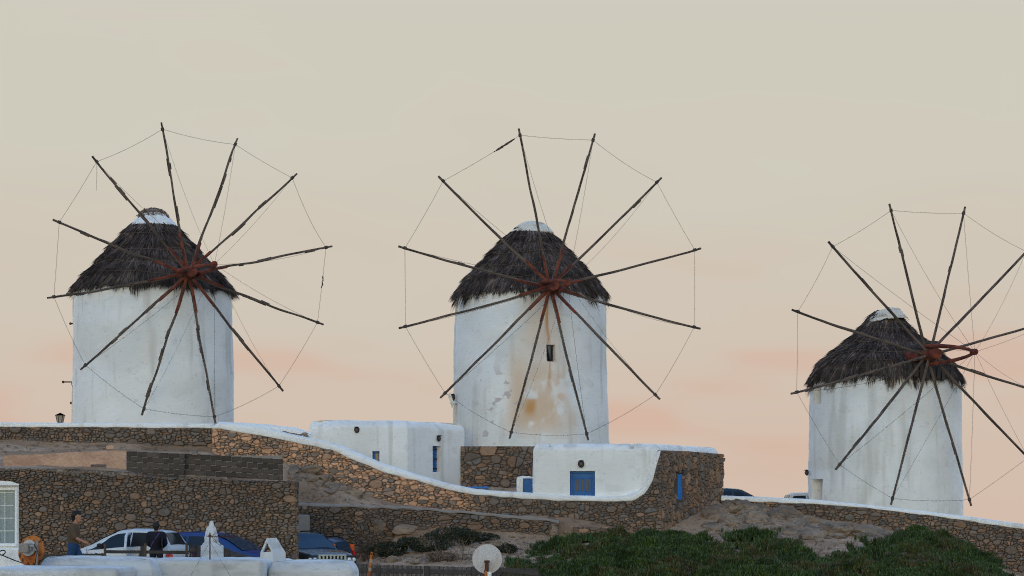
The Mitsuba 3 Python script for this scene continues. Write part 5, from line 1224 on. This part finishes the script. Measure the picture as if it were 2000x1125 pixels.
k = key_for('gravel'); put(k, cat(ms), 'rock'); labels[k] = {'label': 'loose grey stones and gravel on the bank above the fence', 'kind': 'stuff'}
for lab, px, py, s in (('large brown boulder lying against the foot of the terrace wall, among the weeds', 792, 1042, (.56, .32, .24)), ('squared grey boulder leaning at the right end of the terrace wall', 1080, 1046, (.20, .2, .36)), ('broad grey slab of rock leaning on the terrace wall behind the dark blue off-road car', 742, 1052, (.6, .3, .36)), ('pale flat stone at the foot of the bank, just above the fence', 812, 1101, (.36, .2, .10)), ('small grey boulder on the slope right of the marker post', 765, 1098, (.3, .2, .16))):
    k = thing('boulder', lab, 'rock'); put(k, boulder(rng, np.array(s), hit(px, py) + [0, -.05, s[2] * .3], 26, 1, .05), 'rock')

DIRT = [[(1400, 1056), (1480, 1052), (1560, 1058), (1650, 1056), (1750, 1056), (1740, 1066), (1690, 1082), (1600, 1090), (1520, 1066)], [(565, 945), (640, 965), (720, 985), (600, 985)], [(0, 868), (120, 870), (240, 874), (330, 880), (240, 880), (0, 886)], [(880, 1050), (1080, 1062), (1010, 1100), (960, 1100)]]
ms, tuft = [], []
for poly in DIRT:
    pg = Polygon(poly); x0, y0, x1, y1 = pg.bounds; n = int(pg.area / 55)
    while n:
        q = (rng.uniform(x0, x1), rng.uniform(y0, y1))
        if not pg.contains(Point(q)): continue
        n -= 1; p = hit(*q)
        if rng.random() < .62:
            s = rng.uniform(.02, .07) * (2.2 if rng.random() < .1 else 1); ms.append(boulder(rng, (s * 1.5, s, s * .7), p, 12, 0))
        else: tuft.append(p)
k = key_for('gravel'); put(k, cat(ms), 'dirt'); labels[k] = {'label': 'scattered earth coloured pebbles on the bare ground', 'kind': 'stuff'}
TUFT = np.array(tuft)
def blades(pos, hgt, wid, rng, lean=.5, per=5):
    n = len(pos) * per; b = np.repeat(pos, per, 0) + rng.normal(0, .035, (n, 3)) * [1, 1, .2]; h = np.repeat(hgt, per) * rng.uniform(.6, 1.15, n)
    a = rng.uniform(0, 2 * np.pi, n); l = rng.uniform(.05, lean, n)
    tip = b + np.stack([np.cos(a) * l * h, np.sin(a) * l * h, h], 1); w_ = np.stack([-np.sin(a), np.cos(a), 0 * a], 1) * wid * rng.uniform(.7, 1.2, n)[:, None]
    md = b + (tip - b) * .55 - np.stack([np.cos(a), np.sin(a), 0 * a], 1) * (h * .05)[:, None]
    V = np.stack([b - w_ * .8, b + w_ * .8, md + w_, md - w_, tip], 1).reshape(-1, 3)
    o = np.arange(n)[:, None] * 5; Fc = np.concatenate([o + [0, 1, 2], o + [0, 2, 3], o + [3, 2, 4]], 1).reshape(-1, 3)
    return V, Fc, np.repeat(np.stack([np.repeat(rng.random(len(pos)) * .97, per) + rng.uniform(0, .02, n), np.zeros(n)], 1), 5, 0)
def smoothnp(a, b, x):
    t = np.clip((x - a) / (b - a), 0, 1); return t * t * (3 - 2 * t)
G1 = [(975, 1180), (985, 1112), (1030, 1094), (1060, 1078), (1100, 1066), (1150, 1056), (1190, 1050), (1290, 1050), (1335, 1054), (1375, 1062), (1420, 1074), (1455, 1090), (1500, 1116), (1540, 1180)]
G2 = [(1440, 1180), (1440, 1092), (1415, 1068), (1408, 1056), (1440, 1050), (1490, 1053), (1520, 1064), (1560, 1078), (1600, 1090), (1650, 1087), (1680, 1080), (1705, 1066), (1755, 1062), (1762, 1048), (1790, 1038), (1835, 1042), (1870, 1060), (1915, 1094), (1965, 1135), (1990, 1180)]
STR = [Polygon([(1404, 1058), (1424, 1062), (1462, 1088), (1452, 1096), (1416, 1080)]), Polygon([(1655, 1084), (1668, 1082), (1694, 1100), (1686, 1104)]), Polygon([(1735, 1066), (1752, 1064), (1768, 1082), (1758, 1086)])]
rng = np.random.default_rng(71)
for nm, lab, poly in (('ground_cover', 'dense dark green succulent ground cover on the mound below the long wall', G1), ('ground_cover', 'dark green succulent ground cover on the slope below the rocks at the right', G2)):
    pg = prep(Polygon(poly)); N = 90000
    xs = rng.uniform(PX(970 if poly is G1 else 1400, 84), PX(1550 if poly is G1 else 1995, 84), N); ys = 88.2 - 20.5 * rng.random(N)
    zs = ground_z(xs, ys); ppx, ppy = CX + xs * F / ys, CY - zs * F / ys
    jx = ppx + (meshkit.noise(np.stack([xs * 1.3, ys * .6, xs * 0], 1), 4) - .5) * 34 + rng.normal(0, 5, N); jy = ppy + (meshkit.noise(np.stack([xs * 1.6, ys * .8, xs * 0 + 5], 1), 4) - .5) * 9 + rng.normal(0, 2.2, N)
    keep = np.array([pg.contains(Point(a, b)) and not any(s_.contains(Point(a, b)) for s_ in STR) for a, b in zip(jx, jy)])
    pos = np.stack([xs, ys, zs], 1)[keep]; hum = meshkit.fbm(pos * [1.1, .9, 0], 3, 6)
    pos = pos[rng.random(len(pos)) < smoothnp(.22, .46, hum)][:26000]; hum = meshkit.fbm(pos * [1.1, .9, 0], 3, 6)
    h2 = meshkit.fbm(pos * [2.1, 1.6, 0], 2, 16)
    V, Fc, uv = blades(pos + np.stack([0 * hum, 0 * hum, (hum - .42) * .45 + (h2 - .5) * .55], 1), .07 + .26 * hum * h2, .018, rng, .9, 6)
    k = key_for(nm); put(k, (V, Fc), 'succulent', False, uv); labels[k] = {'label': lab, 'kind': 'stuff'}
GT = np.array([hit(*q) for q in np.stack([rng.uniform(1040, 1940, 200), rng.uniform(1062, 1122, 200)], 1)])
TUFT = np.concatenate([TUFT, GT]); V, Fc, uv = blades(TUFT, np.concatenate([np.full(len(TUFT) - 200, .08), rng.uniform(.14, .32, 200)]), .007, rng, .8, 7)
k = key_for('dry_grass'); put(k, (V, Fc), 'dry_twig', False, uv); labels[k] = {'label': 'sparse dry grass tufts on the bare earth', 'kind': 'stuff'}
def weed(label, px, py, w_, h_, n, seed, green=True, twigs=6, group=None):
    rng = np.random.default_rng(seed); k = thing('weed_bush', label, 'bush', group); o = hit(px, py)
    ms = []
    for i in range(twigs):
        a = rng.uniform(0, 6.28); L = h_ * rng.uniform(.6, 1.15); q = [o + rng.normal(0, .06, 3) * [1, 1, 0]]; d = np.array([math.cos(a) * rng.uniform(.1, .7), math.sin(a) * .3, 1.]); d /= np.linalg.norm(d)
        for j in range(5): q.append(q[-1] + d * L / 5); d = d + rng.normal(0, .16, 3); d /= np.linalg.norm(d)
        ms.append(tube(q, np.linspace(.012, .004, 6), 4))
        for j in (2, 3, 4):
            d2 = rng.normal(0, 1, 3); d2[2] = abs(d2[2]); d2 /= np.linalg.norm(d2); ms.append(tube([q[j], q[j] + d2 * L * .18, q[j] + d2 * L * .3 + [0, 0, .05]], [.006, .004, .003], 4))
    m = cat(ms); part(k, 'stems', m, 'dry_twig', False, np.tile((rng.random(), 0.), (len(m.vertices), 1)))
    if n:
        p = rng.normal(0, 1, (n, 3)); p /= np.linalg.norm(p, axis=1, keepdims=True); p *= rng.uniform(.3, 1, (n, 1)) ** .5; p = p * [w_ / 2, w_ * .3, h_ * .42] + o + [0, 0, h_ * .38]
        keep = meshkit.fbm(p * 3.5, 3, seed) > .485; p = p[keep]; n = len(p)
        a = rng.normal(0, 1, (n, 3)); a /= np.linalg.norm(a, axis=1, keepdims=True); b = np.cross(a, rng.normal(0, 1, (n, 3))); b /= np.linalg.norm(b, axis=1, keepdims=True); s = rng.uniform(.02, .045, (n, 1))
        V = np.stack([p - a * s, p + b * s * .5, p + a * s, p - b * s * .5], 1).reshape(-1, 3); q = np.arange(n)[:, None] * 4
        part(k, 'leaves', (V, np.concatenate([q + [0, 1, 2], q + [0, 2, 3]], 1).reshape(-1, 3)), 'weed' if green else 'dry_twig', False, np.repeat(np.stack([rng.random(n), 0 * rng.random(n)], 1), 4, 0))
weed('dark leafy bush on the bank just left of the white dish, highest of the weeds', 886, 1066, 1.9, .8, 7000, 1, True, 8)
weed('tangled brown and green weeds in the middle of the bank, below the big brown boulder', 832, 1078, 2.0, .8, 6500, 2, True, 12)
weed('low dark weeds at the left of the bank, beside the marker post', 757, 1088, 1.7, .65, 5000, 3, True, 8)
weed('dry pale stalks standing in front of the dark weeds, left of the white dish', 905, 1094, .9, .85, 0, 4, False, 7)
weed('bare dead twigs sticking up beside the dark blue off-road car', 712, 1096, .6, .95, 120, 5, False, 9)
weed('small dark bush right beside the white dish, on the gravel', 988, 1082, .9, .42, 2500, 6, True, 4)
weed('dark low scrub trailing along the foot of the terrace wall', 925, 1058, 1.9, .42, 4000, 7, True, 5)
weed('dry brown bush at the bottom of the bank, behind the fence', 862, 1098, 1.2, .5, 1400, 8, False, 12)
